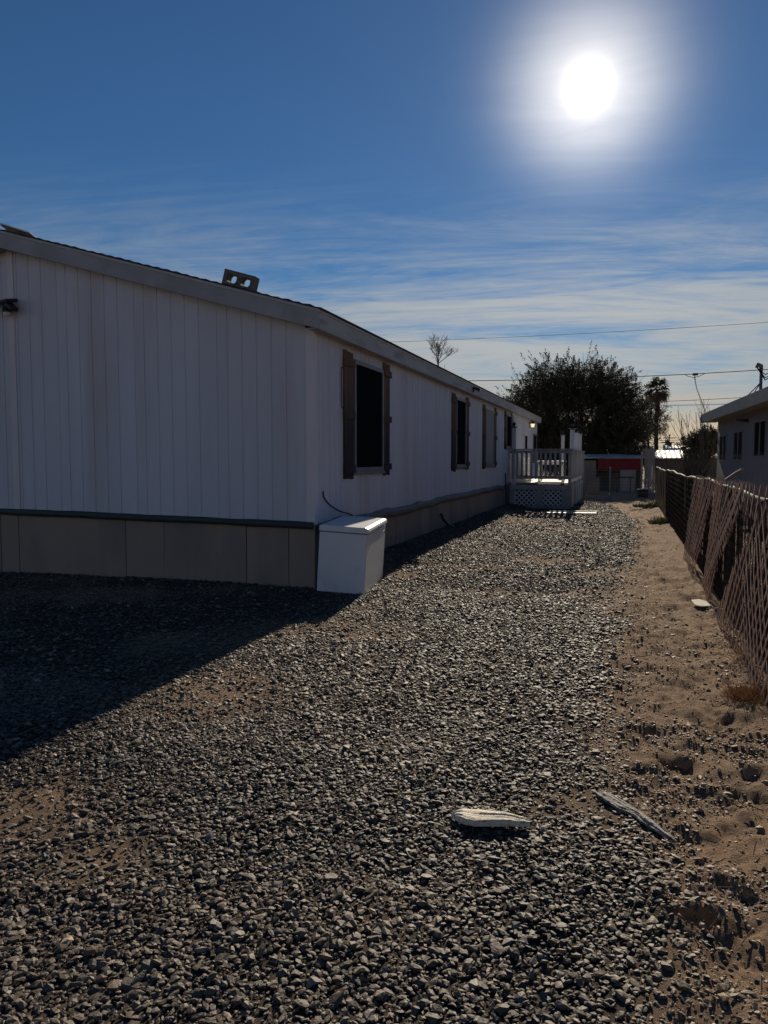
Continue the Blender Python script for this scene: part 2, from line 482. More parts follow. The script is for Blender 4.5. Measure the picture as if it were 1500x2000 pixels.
def ground_material():
    mt = bpy.data.materials.new('ground_dirt'); mt.use_nodes = True
    nt, b = nodes_of(mt); N, L = nt.nodes.new, nt.links.new
    geo = N('ShaderNodeNewGeometry'); P = geo.outputs['Position']
    at = N('ShaderNodeAttribute'); at.attribute_name = 'gravel'
    def nz(sc, d=6, ro=.6):
        n = N('ShaderNodeTexNoise'); n.inputs['Scale'].default_value = sc; n.inputs['Detail'].default_value = d; n.inputs['Roughness'].default_value = ro
        L(P, n.inputs['Vector']); return n.outputs[0]
    def mr(x, a, b_, c=0., d=1.):
        n = N('ShaderNodeMapRange'); L(x, n.inputs[0])
        for i, q in enumerate((a, b_, c, d)): n.inputs[i + 1].default_value = q
        return n.outputs[0]
    def mix(f, a, c, mode='MIX'):
        n = N('ShaderNodeMix'); n.data_type = 'RGBA'; n.blend_type = mode
        for s_, q in ((0, f), (6, a), (7, c)):
            if hasattr(q, 'links'): L(q, n.inputs[s_])
            else: n.inputs[s_].default_value = q if s_ == 0 else (*q, 1)
        return n.outputs[2]
    dirt = mix(mr(nz(2.2), .35, .65), (.40, .27, .178), (.29, .195, .13))
    dirt = mix(mr(nz(26, 4), .45, .7), dirt, (.46, .32, .21))
    dirt = mix(mr(nz(9, 5), .55, .72), dirt, (.20, .142, .102))
    dirt = mix(mr(nz(240, 2), .6, .75), dirt, (.14, .10, .075))
    fines = mix(mr(nz(30, 5), .4, .65), (.10, .083, .068), (.17, .125, .09))
    vor = N('ShaderNodeTexVoronoi'); vor.inputs['Scale'].default_value = 26; L(P, vor.inputs['Vector'])
    sep = N('ShaderNodeSeparateColor'); L(vor.outputs['Color'], sep.inputs[0])
    far = mix(mr(sep.outputs[0], .2, .9), (.07, .068, .066), (.20, .19, .18))
    spy = N('ShaderNodeSeparateXYZ'); L(P, spy.inputs[0])
    fines = mix(mr(spy.outputs[1], 22, 30), fines, far)
    col = mix(at.outputs['Fac'], dirt, fines)
    L(col, b.inputs['Base Color'])
    b.inputs['Roughness'].default_value = .95
    b.inputs['Specular IOR Level'].default_value = .12
    bp = N('ShaderNodeBump'); bp.inputs['Strength'].default_value = 1.0; bp.inputs['Distance'].default_value = .045
    L(nz(38, 9, .7), bp.inputs['Height'])
    bp2 = N('ShaderNodeBump'); bp2.inputs['Strength'].default_value = .9; bp2.inputs['Distance'].default_value = .010
    L(nz(190, 4), bp2.inputs['Height']); L(bp.outputs[0], bp2.inputs['Normal']); L(bp2.outputs[0], b.inputs['Normal'])
    return mt

# ------------------------------------------------------------------ ground
def build_ground():
    ys = [-1500, -600, -200, -80, -30, -12, -5, -2, -.5, .5, 1.0, 1.3]
    y = 1.6
    while y < 40:
        ys.append(y); y += max(.018, y * .0085)
    ys += [42, 45, 50, 56, 64, 75, 90, 120, 170, 250, 400, 700, 1500, 3000]
    xs = [-3000, -1500, -700, -300, -150, -80, -45, -28, -20, -16]
    xs += list(np.arange(-14, -4, .14)) + list(np.arange(-4, -.5, .06)) + list(np.arange(-.5, 1.5, .022)) + list(np.arange(1.5, 6, .12))
    xs += [6.5, 7.5, 9, 12, 16, 24, 40, 70, 120, 250, 600, 1500, 3000]
    xs, ys = np.array(xs, float), np.array(ys, float)
    gx, gy = np.meshgrid(xs, ys)
    z = ground_z(gx, gy)
    v = np.stack([gx.ravel(), gy.ravel(), z.ravel()], 1)
    nx, ny = len(xs), len(ys)
    i = np.arange((ny - 1) * nx).reshape(ny - 1, nx)[:, :-1].ravel()
    f = np.stack([i, i + 1, i + 1 + nx, i + nx], 1)
    me = mesh_np('ground', v, f, True)
    e = gravel_edge(gx, gy)
    g = sstep(gx - e, .10, -.14) * sstep(gy, 34, 29)
    for px, py, r, a in DIRT_PATCH:
        g = g * (1 - a * np.exp(-(((gx - px) / r) ** 2 + ((gy - py) / r) ** 2) ** 1.5))
    g = g * (1 - .85 * sstep(fbm(gx, gy * .7, .75, 4, 200), .52, .68) * sstep(gy, 3.0, 5.5))
    at = me.attributes.new('gravel', 'FLOAT', 'POINT')
    at.data.foreach_set('value', g.ravel().astype(np.float32))
    o = link('ground', me, ground_material(), None, (0, 0, 0))
    tag(o, 'brown dirt yard under and beside the gravel drive', 'ground', kind='structure')
build_ground()

# ------------------------------------------------------------------ gravel
PHI = (1 + 5 ** .5) / 2
ICO_V = np.array([(-1, PHI, 0), (1, PHI, 0), (-1, -PHI, 0), (1, -PHI, 0), (0, -1, PHI), (0, 1, PHI), (0, -1, -PHI), (0, 1, -PHI), (PHI, 0, -1), (PHI, 0, 1), (-PHI, 0, -1), (-PHI, 0, 1)])
ICO_V = ICO_V / np.linalg.norm(ICO_V[0])
ICO_F = np.array([(0,11,5),(0,5,1),(0,1,7),(0,7,10),(0,10,11),(1,5,9),(5,11,4),(11,10,2),(10,7,6),(7,1,8),(3,9,4),(3,4,2),(3,2,6),(3,6,8),(3,8,9),(4,9,5),(2,4,11),(6,2,10),(8,6,7),(9,8,1)])
OCT_V = np.array([(1,0,0),(-1,0,0),(0,1,0),(0,-1,0),(0,0,1),(0,0,-1)], float)
OCT_F = np.array([(0,2,4),(2,1,4),(1,3,4),(3,0,4),(2,0,5),(1,2,5),(3,1,5),(0,3,5)])

def stones(pts, size, tints, base_v, base_f, jit, flat, sink, zlift, tilt):
    n = len(pts); k = len(base_v)
    v = np.repeat(base_v[None], n, 0)
    v = v * (1 + RNG.normal(0, jit, (n, k, 1))) + RNG.normal(0, jit * .45, (n, k, 3))
    # one or two flat broken faces: clamp against random planes
    for _ in range(2):
        pn = RNG.normal(0, 1, (n, 1, 3)); pn /= np.linalg.norm(pn, axis=2, keepdims=True)
        dd = np.maximum((v * pn).sum(2, keepdims=True) - RNG.uniform(.45, .8, (n, 1, 1)), 0)
        v = v - pn * dd
    ax = np.stack([np.ones(n), RNG.uniform(.45, .9, n), RNG.uniform(*flat, n)], 1)
    v = v * (ax * size[:, None])[:, None, :]
    yaw = RNG.uniform(0, 2 * np.pi, n); a = RNG.normal(0, tilt, n); b = RNG.normal(0, tilt, n)
    def rot(v, i, j, t):
        c, s = np.cos(t)[:, None], np.sin(t)[:, None]
        vi, vj = v[:, :, i].copy(), v[:, :, j].copy()
        v[:, :, i] = vi * c - vj * s; v[:, :, j] = vi * s + vj * c
    rot(v, 0, 2, a); rot(v, 1, 2, b); rot(v, 0, 1, yaw)
    z = ground_z(pts[:, 0], pts[:, 1]) + size * ax[:, 2] * sink + zlift
    v = v + np.stack([pts[:, 0], pts[:, 1], z], 1)[:, None, :]
    f = base_f[None] + (np.arange(n) * k)[:, None, None]
    return v.reshape(-1, 3), f.reshape(-1, 3), np.repeat(tints, k, 0)

def tint_of(n, dusty=None):
    g = np.clip(RNG.lognormal(math.log(.064), .60, n), .02, .40)
    t = np.stack([g * 1.10, g * .985, g * .84], 1)
    w = RNG.uniform(0, 1, n)
    warm = w > .74; pink = (w > .65) & (w <= .74); blue = w < .22
    t[warm] *= (1.22, 1.0, .80); t[pink] *= (1.30, .95, .90); t[blue] *= (.96, 1.0, .97)
    if dusty is not None:
        t = t * (1 - dusty[:, None] * .5) + np.array([.20, .145, .10]) * dusty[:, None] * .5
    return t

def patch_mask(x, y):
    m = np.zeros_like(x)
    for px, py, r, a in DIRT_PATCH:
        m = np.maximum(m, a * np.exp(-(((x - px) / r) ** 2 + ((y - py) / r) ** 2) ** 1.5))
    m = np.maximum(m, .72 * sstep(fbm(x, y * .7, .75, 4, 200), .55, .72) * sstep(y, 3.0, 5.5))
    m = m * (.55 + .75 * fbm(x, y, 5, 3, 61))
    return np.clip(m, 0, .97)

def scatter(y0, y1, sp, xl, xr):
    nx, ny = int((xr - xl) / sp), int((y1 - y0) / sp)
    gx, gy = np.meshgrid(xl + (np.arange(nx) + .5) * sp, y0 + (np.arange(ny) + .5) * sp)
    p = np.stack([gx.ravel(), gy.ravel()], 1) + RNG.uniform(-.62, .62, (nx * ny, 2)) * sp
    # only where the drive can be seen from about the camera
    keep = (p[:, 0] > -p[:, 1] * 1.10 - 1.1) & (p[:, 0] < p[:, 1] * .25 + .9)
    keep &= ~((p[:, 0] < -3.72) & (p[:, 1] > 8.80))
    keep &= ~((p[:, 0] < -1.70) & (p[:, 1] > 25.2))
    return p[keep]

def build_gravel():
    V, F, T = [], [], []
    off = 0
    zones = [(1.3, 4.6, .0172, -5.2, .9, ICO_V, ICO_F, (.0088, .0172), 1), (4.6, 9.2, .0225, -3.35, 1.0, ICO_V, ICO_F, (.0108, .0198), 1), (3.3, 9.2, .031, -11.5, -3.35, OCT_V, OCT_F, (.014, .026), 1),
             (9.2, 16, .030, -3.75, 1.0, OCT_V, OCT_F, (.0145, .026), 1), (16, 31, .037, -3.75, 1.0, OCT_V, OCT_F, (.016, .030), 1)]
    for y0, y1, sp, xl, xr, bv, bf, sz, _ in zones:
        p = scatter(y0, y1, sp, xl, xr)
        e = gravel_edge(p[:, 0], p[:, 1])
        dens = sstep(p[:, 0] - e, .24, -.20)
        thin = .80 + .2 * sstep(fbm(p[:, 0], p[:, 1], 1.2, 3, 40), .35, .55)
        pm = patch_mask(p[:, 0], p[:, 1])
        dens = dens * thin * (1 - pm) * sstep(p[:, 1], 31, 26)
        # shaded ground by the house is out of the light; fewer stones do there
        p_ = RNG.uniform(0, 1, len(p)) < dens
        q = p[p_]; pm = pm[p_]; e = e[p_]
        s = np.clip(RNG.lognormal(math.log((sz[0] + sz[1]) / 2) - .14, .42, len(q)), sz[0] * .5, sz[1] * 1.6)
        dusty = np.clip(pm * 1.2 + sstep(q[:, 0] - e, -.5, .1) * .8 + .75 * sstep(fbm(q[:, 0], q[:, 1], .9, 4, 300), .48, .68), 0, 1)
        v, f, t = stones(q, s, tint_of(len(q), dusty), bv, bf, .20 if len(bv) == 12 else .1, (.22, .46), .60, RNG.uniform(0, .012, len(q)) * (1 - .8 * dusty), .20)
        V.append(v); F.append(f + off); T.append(t); off += len(v)
    v, f, t = np.concatenate(V), np.concatenate(F), np.concatenate(T)
    me = mesh_np('gravel', v, f)
    at = me.attributes.new('tint', 'FLOAT_COLOR', 'POINT')
    at.data.foreach_set('color', np.concatenate([t, np.ones((len(t), 1))], 1).astype(np.float32).ravel())
    o = link('gravel', me, MT['stone'], None, (0, 0, 0))
    tag(o, 'loose dark grey crushed gravel covering the drive beside the house', 'gravel', kind='stuff')
    print('gravel stones tris', len(f))

def build_clods():
    # crumbs of soil and stray stones on the dirt strip
    P = []
    for y0, y1, sp, keep in ((1.6, 5, .016, .62), (5, 9, .024, .6), (9, 20, .05, .5)):
        p = scatter(y0, y1, sp, -.5, 1.15)
        e = gravel_edge(p[:, 0], p[:, 1])
        cl = fbm(p[:, 0], p[:, 1], 2.3, 3, 90)
        k = keep * sstep(cl, .42, .62) + keep * .22
        k = k * sstep(p[:, 0] - e, -.1, .1) + keep * .9 * np.exp(-((p[:, 0] - e - .12) / .14) ** 2)
        P.append(p[RNG.uniform(0, 1, len(p)) < k])
    for px, py, r, a in DIRT_PATCH:
        n = int(520 * (r / .5) ** 2); P.append(np.stack([RNG.normal(px, r * .75, n), RNG.normal(py, r * .75, n)], 1))
    p = np.concatenate(P); n = len(p)
    s = np.clip(RNG.lognormal(math.log(.0060), .55, n), .0028, .026)
    brown = np.array([.32, .225, .15]) * RNG.uniform(.55, 1.3, (n, 1))
    grey = tint_of(n)
    w = (RNG.uniform(0, 1, n) < .72)[:, None]
    v, f, t = stones(p, s, np.where(w, brown, grey), ICO_V, ICO_F, .18, (.32, .62), .25, np.zeros(n), .25)
    me = mesh_np('soil_clods', v, f)
    at = me.attributes.new('tint', 'FLOAT_COLOR', 'POINT')
    at.data.foreach_set('color', np.concatenate([t, np.ones((len(t), 1))], 1).astype(np.float32).ravel())
    o = link('soil_clods', me, MT['stone'], None, (0, 0, 0))
    tag(o, 'crumbled soil clods and stray pebbles on the dirt strip by the fence', 'soil', kind='stuff')

def build_straw():
    n = 900
    y = RNG.uniform(1.9, 12, n) ; x = RNG.uniform(-3.0, 1.0, n)
    z = ground_z(x, y) + RNG.uniform(.012, .03, n)
    a = RNG.uniform(0, 2 * np.pi, n); ln = RNG.uniform(.015, .07, n); w = RNG.uniform(.0012, .0026, n)
    d = np.stack([np.cos(a), np.sin(a), RNG.normal(0, .18, n)], 1); q = np.stack([-np.sin(a), np.cos(a), np.zeros(n)], 1)
    c = np.stack([x, y, z], 1)
    up = np.array([0, 0, 1.0])
    A = c - d * ln[:, None]; B = c + d * ln[:, None]
    vs = np.stack([A - q * w[:, None], A + q * w[:, None], A + up * w[:, None] * 1.6, B - q * w[:, None], B + q * w[:, None], B + up * w[:, None] * 1.6], 1)
    f = np.array([(0, 1, 4, 3), (1, 2, 5, 4), (2, 0, 3, 5)])
    f = (f[None] + (np.arange(n) * 6)[:, None, None]).reshape(-1, 4)
    t = np.where(RNG.uniform(0, 1, (n, 1)) < .35, np.array([[.45, .37, .22]]), np.array([[.14, .10, .07]])) * RNG.uniform(.6, 1.2, (n, 1))
    t = np.repeat(t, 6, 0)
    me = mesh_np('dry_straw', vs.reshape(-1, 3), f)
    at = me.attributes.new('tint', 'FLOAT_COLOR', 'POINT')
    at.data.foreach_set('color', np.concatenate([t, np.ones((len(t), 1))], 1).astype(np.float32).ravel())
    o = link('dry_straw', me, MT['straw'], None, (0, 0, 0))
    tag(o, 'bits of dry straw and twigs scattered over the gravel', 'straw', kind='stuff')

build_gravel()
build_clods()
build_straw()

# ------------------------------------------------------------------ mobile home
WX, WY0, WY1 = -3.69, 8.80, 33.3          # long wall plane, gable plane, far gable
RX, WX2 = -8.20, -12.71                   # ridge, other long wall
SLOPE = 0.2833
OV = 0.17                                 # eave overhang
GOV = 0.20                                # rake overhang
FTOP = 3.385                              # top of fascia at the eave edge

def roof_z(x):                            # underside line of the roofing, above the fascia
    return FTOP + SLOPE * ((WX + OV) - x) if x >= RX else FTOP + SLOPE * ((WX + OV) - RX) - SLOPE * (RX - x)

home = thing('mobile_home', (WX, WY0, 0), 'long white grooved-panel mobile home with shuttered windows and tan skirting', 'house')

def siding_panel(u0, u1, zb, zt, axis, plane, outward, grooves, mat=MT['siding'], th=.016, gd=.010, gw=.015):
    """a sheet of grooved siding: along x (axis 0) or y (axis 1) at 'plane', facing 'outward' (+-1)"""
    prof = [(u0, 0)]
    for g in sorted(grooves):
        if u0 + .02 < g < u1 - .02:
            prof += [(g - gw / 2 - .003, 0), (g - gw / 2, -gd), (g + gw / 2, -gd), (g + gw / 2 + .003, 0)]
    prof.append((u1, 0))
    def P(u, d, z):
        n = plane + outward * (th + d)
        return (u, n, z) if axis == 0 else (n, u, z)
    vs, fs = [], []
    for u, d in prof: vs += [P(u, d, zb(u)), P(u, d, zt(u))]
    k = len(prof)
    for i in range(k - 1): fs.append((2 * i, 2 * i + 2, 2 * i + 3, 2 * i + 1))
    o = len(vs)
    vs += [P(u0, -th, zb(u0)), P(u0, -th, zt(u0)), P(u1, -th, zb(u1)), P(u1, -th, zt(u1))]
    fs += [(o, o + 1, 1, 0), (o + 2, 2 * k - 2, 2 * k - 1, o + 3), (o + 1, o, o + 2, o + 3)]
    return MB().add(vs, fs).build('siding_panel', mat, home)

gable_zb = lambda x: .80 + .017 * (WX - x)
gable_zt = lambda x: roof_z(x) - .20
def gable_panels():
    e = [WX - .09]
    while e[-1] > RX + .06 + 1.3: e.append(e[-1] - 1.2192)
    e.append(RX + .055)
    for a, b in zip(e, e[1:]):
        siding_panel(b + .002, a - .002, gable_zb, gable_zt, 0, WY0, -1, [a - .2032 * k - .05 for k in range(1, 7)])
    e = [RX - .055]
    while e[-1] > WX2 + 1.3: e.append(e[-1] - 1.2192)
    e.append(WX2 + .09)
    for a, b in zip(e, e[1:]):
        siding_panel(b + .002, a - .002, lambda x: .87, gable_zt, 0, WY0, -1, [a - .2032 * k - .10 for k in range(0, 7)])
    # cover strip on the joint of the two halves
    MB().box((RX - .052, WY0 - .030, .87), (RX + .052, WY0 - .004, roof_z(RX) - .215)).build('joint_strip', MT['trim'], home, bevel=.003)
    MB().box((RX - .35, WY0 - .024, roof_z(RX) - .36), (RX - .056, WY0 - .0175, roof_z(RX) - .30)).build('patch_board', MT['trim'], home)
gable_panels()

def side_panels():
    y = WY0 + .09
    i = 0
    while y < WY1 - .1:
        y2 = min(y + 1.2192, WY1 - .09)
        if WY1 - .09 - y2 < .25: y2 = WY1 - .09
        siding_panel(y + .002, y2 - .002, lambda u: .775, lambda u: 3.19, 1, WX, 1, [y + .2032 * k for k in range(1, 7)])
        y = y2; i += 1
side_panels()
# corner boards
MB().box((WX - .088, WY0 - .026, .80), (WX + .024, WY0 - .002, 3.205)).build('corner_board', MT['trim'], home, bevel=.003)
MB().box((WX + .002, WY0 - .0015, .79), (WX + .0255, WY0 + .088, 3.2)).build('corner_board', MT['trim'], home, bevel=.003)
MB().box((WX + .001, WY1 - .088, .775), (WX + .024, WY1 + .02, 3.195)).build('corner_board', MT['trim'], home, bevel=.003)
# plain walls on the far sides and the core behind the siding
MB().prism([(WX2, WY1, .3), (WX, WY1, .3), (WX, WY1, roof_z(WX) - .2), (RX, WY1, roof_z(RX) - .2), (WX2, WY1, roof_z(WX2) - .2)], (0, -.012, 0)).build('wall', MT['siding'], home)
MB().box((WX2 - .016, WY0, .3), (WX2 - .002, WY1, 3.19)).build('wall', MT['siding'], home)

# roof, drip edge, fascias, soffit
def rake(x0, x1, y0, y1, top, bot, name, mat, bevel=0.0):
    zt0, zt1 = roof_z(x0) + top, roof_z(x1) + top
    zb0, zb1 = roof_z(x0) + bot, roof_z(x1) + bot
    return MB().hexa([(x0, y0, zb0), (x1, y0, zb1), (x1, y1, zb1), (x0, y1, zb0), (x0, y0, zt0), (x1, y0, zt1), (x1, y1, zt1), (x0, y1, zt0)]).build(name, mat, home, bevel=bevel)
EX = WX + OV                              # eave line
EX2 = WX2 - OV
YF, YB = WY0 - GOV, WY1 + GOV
rake(RX + .0015, EX, YF, YF + .022, -.035, -.232, 'fascia_board', MT['fascia'], .002)
rake(EX2, RX - .0015, YF, YF + .022, -.035, -.232, 'fascia_board', MT['fascia'], .002)
rake(RX, EX + .006, YF - .008, YF + .03, .0, -.034, 'drip_edge', MT['drip'])
rake(EX2, RX, YF - .008, YF + .03, .0, -.034, 'drip_edge', MT['drip'])
rake(RX, EX - .03, YB - .022, YB, -.035, -.232, 'fascia_board', MT['fascia'])
# eave fascia in lengths with butt joints
seams = [YF + .0235, 12.25, 15.9, 19.55, 22.2, 25.85, 29.5, YB]
for k, (a, b) in enumerate(zip(seams, seams[1:])):
    dz = random.uniform(-.004, .004)
    MB().box((EX - .022, a + .0015, FTOP - .232 + dz), (EX + .001 + random.uniform(-.002, .002), b - .0015, FTOP - .036 + dz * .3)).build('fascia_board', MT['side_fascia'], home, bevel=.003)
MB().box((EX - .02, YF + .0305, FTOP - .034), (EX + .009, YB, FTOP - .001)).build('drip_edge', MT['drip'], home)
MB().box((WX + .018, YF + .03, FTOP - .222), (EX - .0225, YB - .03, FTOP - .208)).build('soffit', MT['soffit'], home)
MB().box((WX2 + .1, YF + .0225, FTOP - .225), (WX2 - OV + .02, YB - .03, FTOP - .21)).build('soffit', MT['soffit'], home)
# rake soffit
for x0, x1 in ((RX, WX - .0), (WX2, RX)):
    rake(x0, x1, YF + .024, WY0 - .02, -.203, -.215, 'soffit', MT['soffit'])
# roof deck with shingle courses: each course a low step, so the edge against the sky is uneven
def roof_plane(xa, xb):
    b = MB()
    n = 34
    for k in range(n):
        x0 = xa + (xb - xa) * k / n; x1 = xa + (xb - xa) * (k + 1) / n
        d0 = .010 + random.uniform(-.002, .003); d1 = .026 + random.uniform(-.003, .006)
        # lower edge of each course (towards the eave) stands proud
        lo, hi = (x1, x0)
        b.hexa([(x0, YF - .018 + random.uniform(-.006, .006), roof_z(x0) + .001), (x1, YF - .018 + random.uniform(-.006, .006), roof_z(x1) + .001), (x1, YB, roof_z(x1) + .001), (x0, YB, roof_z(x0) + .001),
                (x0, YF - .018, roof_z(x0) + (d0 if xa < xb else d0)), (x1, YF - .018, roof_z(x1) + d1), (x1, YB, roof_z(x1) + d1), (x0, YB, roof_z(x0) + d0)])
    return b.build('roof', MT['shingle'], home)
roof_plane(RX, EX + .03)
roof_plane(RX, EX2 - .03)

# skirting: separate sheets, a little out of line
def skirt_sheets():
    xs = [WX + .004, -4.031, -4.626, -5.84, -6.441, -8.223, -8.541, -9.9, -11.2, WX2]
    for a, b in zip(xs, xs[1:]):
        j = random.uniform(0, .022); g = random.uniform(.004, .009)
        zt = .86; zb0, zb1 = gz(a, WY0) - .06, gz(b, WY0) - .06
        MB().hexa([(b + g, WY0 + .012 - j, zb1), (a - g, WY0 + .012 - j * .4, zb0), (a - g, WY0 + .03, zb0), (b + g, WY0 + .03, zb1),
                   (b + g, WY0 + .012, zt), (a - g, WY0 + .012, zt), (a - g, WY0 + .03, zt), (b + g, WY0 + .03, zt)]).build('skirting_panel', MT['skirt'], home)
    ys = [WY0 + .035, 9.7, 10.9, 12.353, 13.021, 14.061, 14.661, 15.355, 16.623, 17.221, 17.92, 18.5, 19.28, 20.532, 21.86, 23.36, 24.3, 25.6, 27.0, 28.4, 30.0, 31.6, WY1]
    for a, b in zip(ys, ys[1:]):
        g = random.uniform(.003, .007); lean = random.uniform(-.02, .02); j0, j1 = random.uniform(0, .03), random.uniform(0, .03)
        zb0, zb1 = gz(WX, a) - .06, gz(WX, b) - .06
        zt = .80
        MB().hexa([(WX - .03, a + g + lean, zb0), (WX - .012 + j0, a + g + lean, zb0), (WX - .012 + j1, b - g + lean, zb1), (WX - .03, b - g + lean, zb1),
                   (WX - .03, a + g, zt), (WX - .008, a + g, zt), (WX - .008, b - g, zt), (WX - .03, b - g, zt)]).build('skirting_panel', MT['skirt'], home)
    # dark backing so that gaps between sheets read as shadow
    MB().box((WX2 + .1, WY0 + .06, -.1), (WX - .06, WY0 + .08, .9)).build('skirt_shade_backing', MT['black'], home)
    MB().box((WX - .08, WY0 + .10, -.1), (WX - .06, WY1, .85)).build('skirt_shade_backing', MT['black'], home)
    MB().box((WX2, WY1 - .03, -.1), (WX, WY1 - .014, .85)).build('skirting_panel', MT['skirt'], home)
    MB().box((WX2 - .02, WY0, -.1), (WX2, WY1 - .04, .85)).build('skirting_panel', MT['skirt'], home)
skirt_sheets()

def wrap_strip(pts, out, h, t, mat, name):
    """loose plastic wrap bulging along the joint of siding and skirting"""
    b = MB(); n = len(pts); out = Vector(out)
    prof = [(0, .5), (.6, .46), (1.0, .2), (1.0, -.2), (.6, -.5), (0, -.55)]
    vs, fs = [], []
    for i, p in enumerate(pts):
        p = Vector(p)
        k = fbm(np.array([i * .31]), np.array([3.0 + h]), 1.0, 3, 5)[0]
        hh = h * (.85 + .35 * k); tt = t * (.55 + .9 * fbm(np.array([i * .23]), np.array([7.7]), 1.0, 3, 15)[0])
        for o, z in prof: vs.append(p + out * (o * tt + .002) + Vector((0, 0, z * hh)))
    m = len(prof)
    for i in range(n - 1):
        for k in range(m - 1):
            fs.append((i * m + k, i * m + k + 1, (i + 1) * m + k + 1, (i + 1) * m + k))
    fs += [tuple(range(m)), tuple((n - 1) * m + k for k in range(m - 1, -1, -1))]
    return b.add(vs, fs).build(name, mat, home, smooth=True)
def wob(i, s, a):
    return (fbm(np.array([i * .17]), np.array([s]), 1.0, 3, int(s * 10))[0] - .5) * a
pts = [(WX + .01 - k * .12, WY0 - .012, gable_zb(WX - k * .12) - .012 + wob(k, 2.0, .02)) for k in range(int((WX - WX2) / .12))]
wrap_strip(pts, (0, -1, 0), .085, .05, MT['wrap_dark'], 'skirt_wrap')
pts = [(WX + .012, WY0 + .09 + k * .14, .755 + wob(k, 5.0, .10)) for k in range(int((WY1 - WY0) / .14))]
wrap_strip(pts, (1, 0, 0), .13, .055, MT['wrap_grey'], 'skirt_wrap')
MB().box((WX - .03, WY0 - .004, -.05), (WX + .012, WY0 + .034, .80)).build('skirting_corner', MT['skirt'], home, bevel=.004)

# windows with board shutters on the long wall
XF = WX + .016                            # face of the siding
def window(y0, y1, z0, z1, screen_mat, blinds=False, fw=.06):
    w = MB()
    w.box((XF - .004, y0, z0), (XF + .035, y0 + fw, z1)); w.box((XF - .004, y1 - fw, z0), (XF + .035, y1, z1))
    w.box((XF - .004, y0 + fw, z1 - fw), (XF + .034, y1 - fw, z1)); w.box((XF - .004, y0 + fw, z0), (XF + .034, y1 - fw, z0 + fw))
    f = w.build('window', MT['frame_grey'], home)
    MB().box((XF + .002, y0 + fw + .001, z0 + fw + .001), (XF + .014, y1 - fw - .001, z1 - fw - .001)).build('blind' if blinds else 'screen', screen_mat, f)
    if blinds:
        b = MB(); z = z0 + fw + .03
        while z < z1 - fw - .02:
            b.hexa([(XF + .0145, y0 + fw + .01, z), (XF + .027, y0 + fw + .01, z - .012), (XF + .027, y1 - fw - .01, z - .012), (XF + .0145, y1 - fw - .01, z),
                    (XF + .0145, y0 + fw + .01, z + .003), (XF + .027, y0 + fw + .01, z - .009), (XF + .027, y1 - fw - .01, z - .009), (XF + .0145, y1 - fw - .01, z + .003)])
            z += .05
        b.build('blind_slats', MT['blind'], f)
    MB().box((XF - .003, y0 - .01, z0 - .045), (XF + .05, y1 + .01, z0 - .001)).build('sill', MT['grey_board'], f, bevel=.004)
    return f
board_me = {}
def shutter(y0, y1, z0, z1):
    s = sub('shutter', home, (XF, (y0 + y1) / 2, z0))
    n = 3; w = (y1 - y0) / n
    for k in range(n):
        dz0, dz1 = random.uniform(-.012, .012), random.uniform(-.012, .012)
        MB().box((XF + .001, y0 + k * w + .003, z0 + dz0), (XF + .021 + random.uniform(0, .003), y0 + (k + 1) * w - .003, z1 + dz1)).build('board', MT['shutter'], s)
    h = z1 - z0
    for zc in (z0 + .13, z0 + h * .5, z1 - .15):
        tilt = random.uniform(-.012, .012)
        MB().hexa([(XF + .0245, y0 - .02, zc - .05 + tilt), (XF + .048, y0 - .02, zc - .05 + tilt), (XF + .048, y1 + .025, zc - .05 - tilt), (XF + .0245, y1 + .025, zc - .05 - tilt),
                   (XF + .0245, y0 - .02, zc + .05 + tilt), (XF + .048, y0 - .02, zc + .05 + tilt), (XF + .048, y1 + .025, zc + .05 - tilt), (XF + .0245, y1 + .025, zc + .05 - tilt)]).build('batten', MT['shutter'], s, bevel=.003)
    return s
window(10.20, 11.55, 1.43, 3.00, MT['screen'])
shutter(9.80, 10.17, 1.34, 3.075); shutter(11.58, 11.90, 1.36, 3.11)
window(16.95, 18.05, 1.43, 3.00, MT['screen'])
shutter(16.55, 16.92, 1.34, 3.06); shutter(18.08, 18.42, 1.37, 3.08)
window(20.72, 22.18, 1.43, 2.98, MT['blind'], True)
shutter(20.35, 20.69, 1.35, 3.06); shutter(22.21, 22.54, 1.37, 3.09)
window(24.50, 25.50, 1.98, 3.05, MT['screen'])
shutter(24.16, 24.47, 1.93, 3.13); shutter(25.53, 25.84, 1.93, 3.13)
window(31.9, 33.1, 1.5, 2.66, MT['glass_dark'])
# door on the porch
d = MB().box((XF, 28.95, .90), (XF + .03, 29.05, 2.78)).box((XF, 30.05, .90), (XF + .03, 30.15, 2.78)).box((XF, 29.051, 2.69), (XF + .029, 30.049, 2.78)).build('door', MT['white'], home)
MB().box((XF + .002, 29.055, .92), (XF + .018, 30.045, 2.685)).build('leaf', MT['white'], d, bevel=.004)
MB().box((XF + .019, 29.2, 2.0), (XF + .023, 29.9, 2.5)).build('pane', MT['glass_dark'], d)
MB().lathe((XF + .05, 29.18, 1.85), [(.01, -.03), (.028, -.02), (.03, .0), (.02, .02), (.008, .026)], 10).build('handle', MT['black'], d, smooth=True)

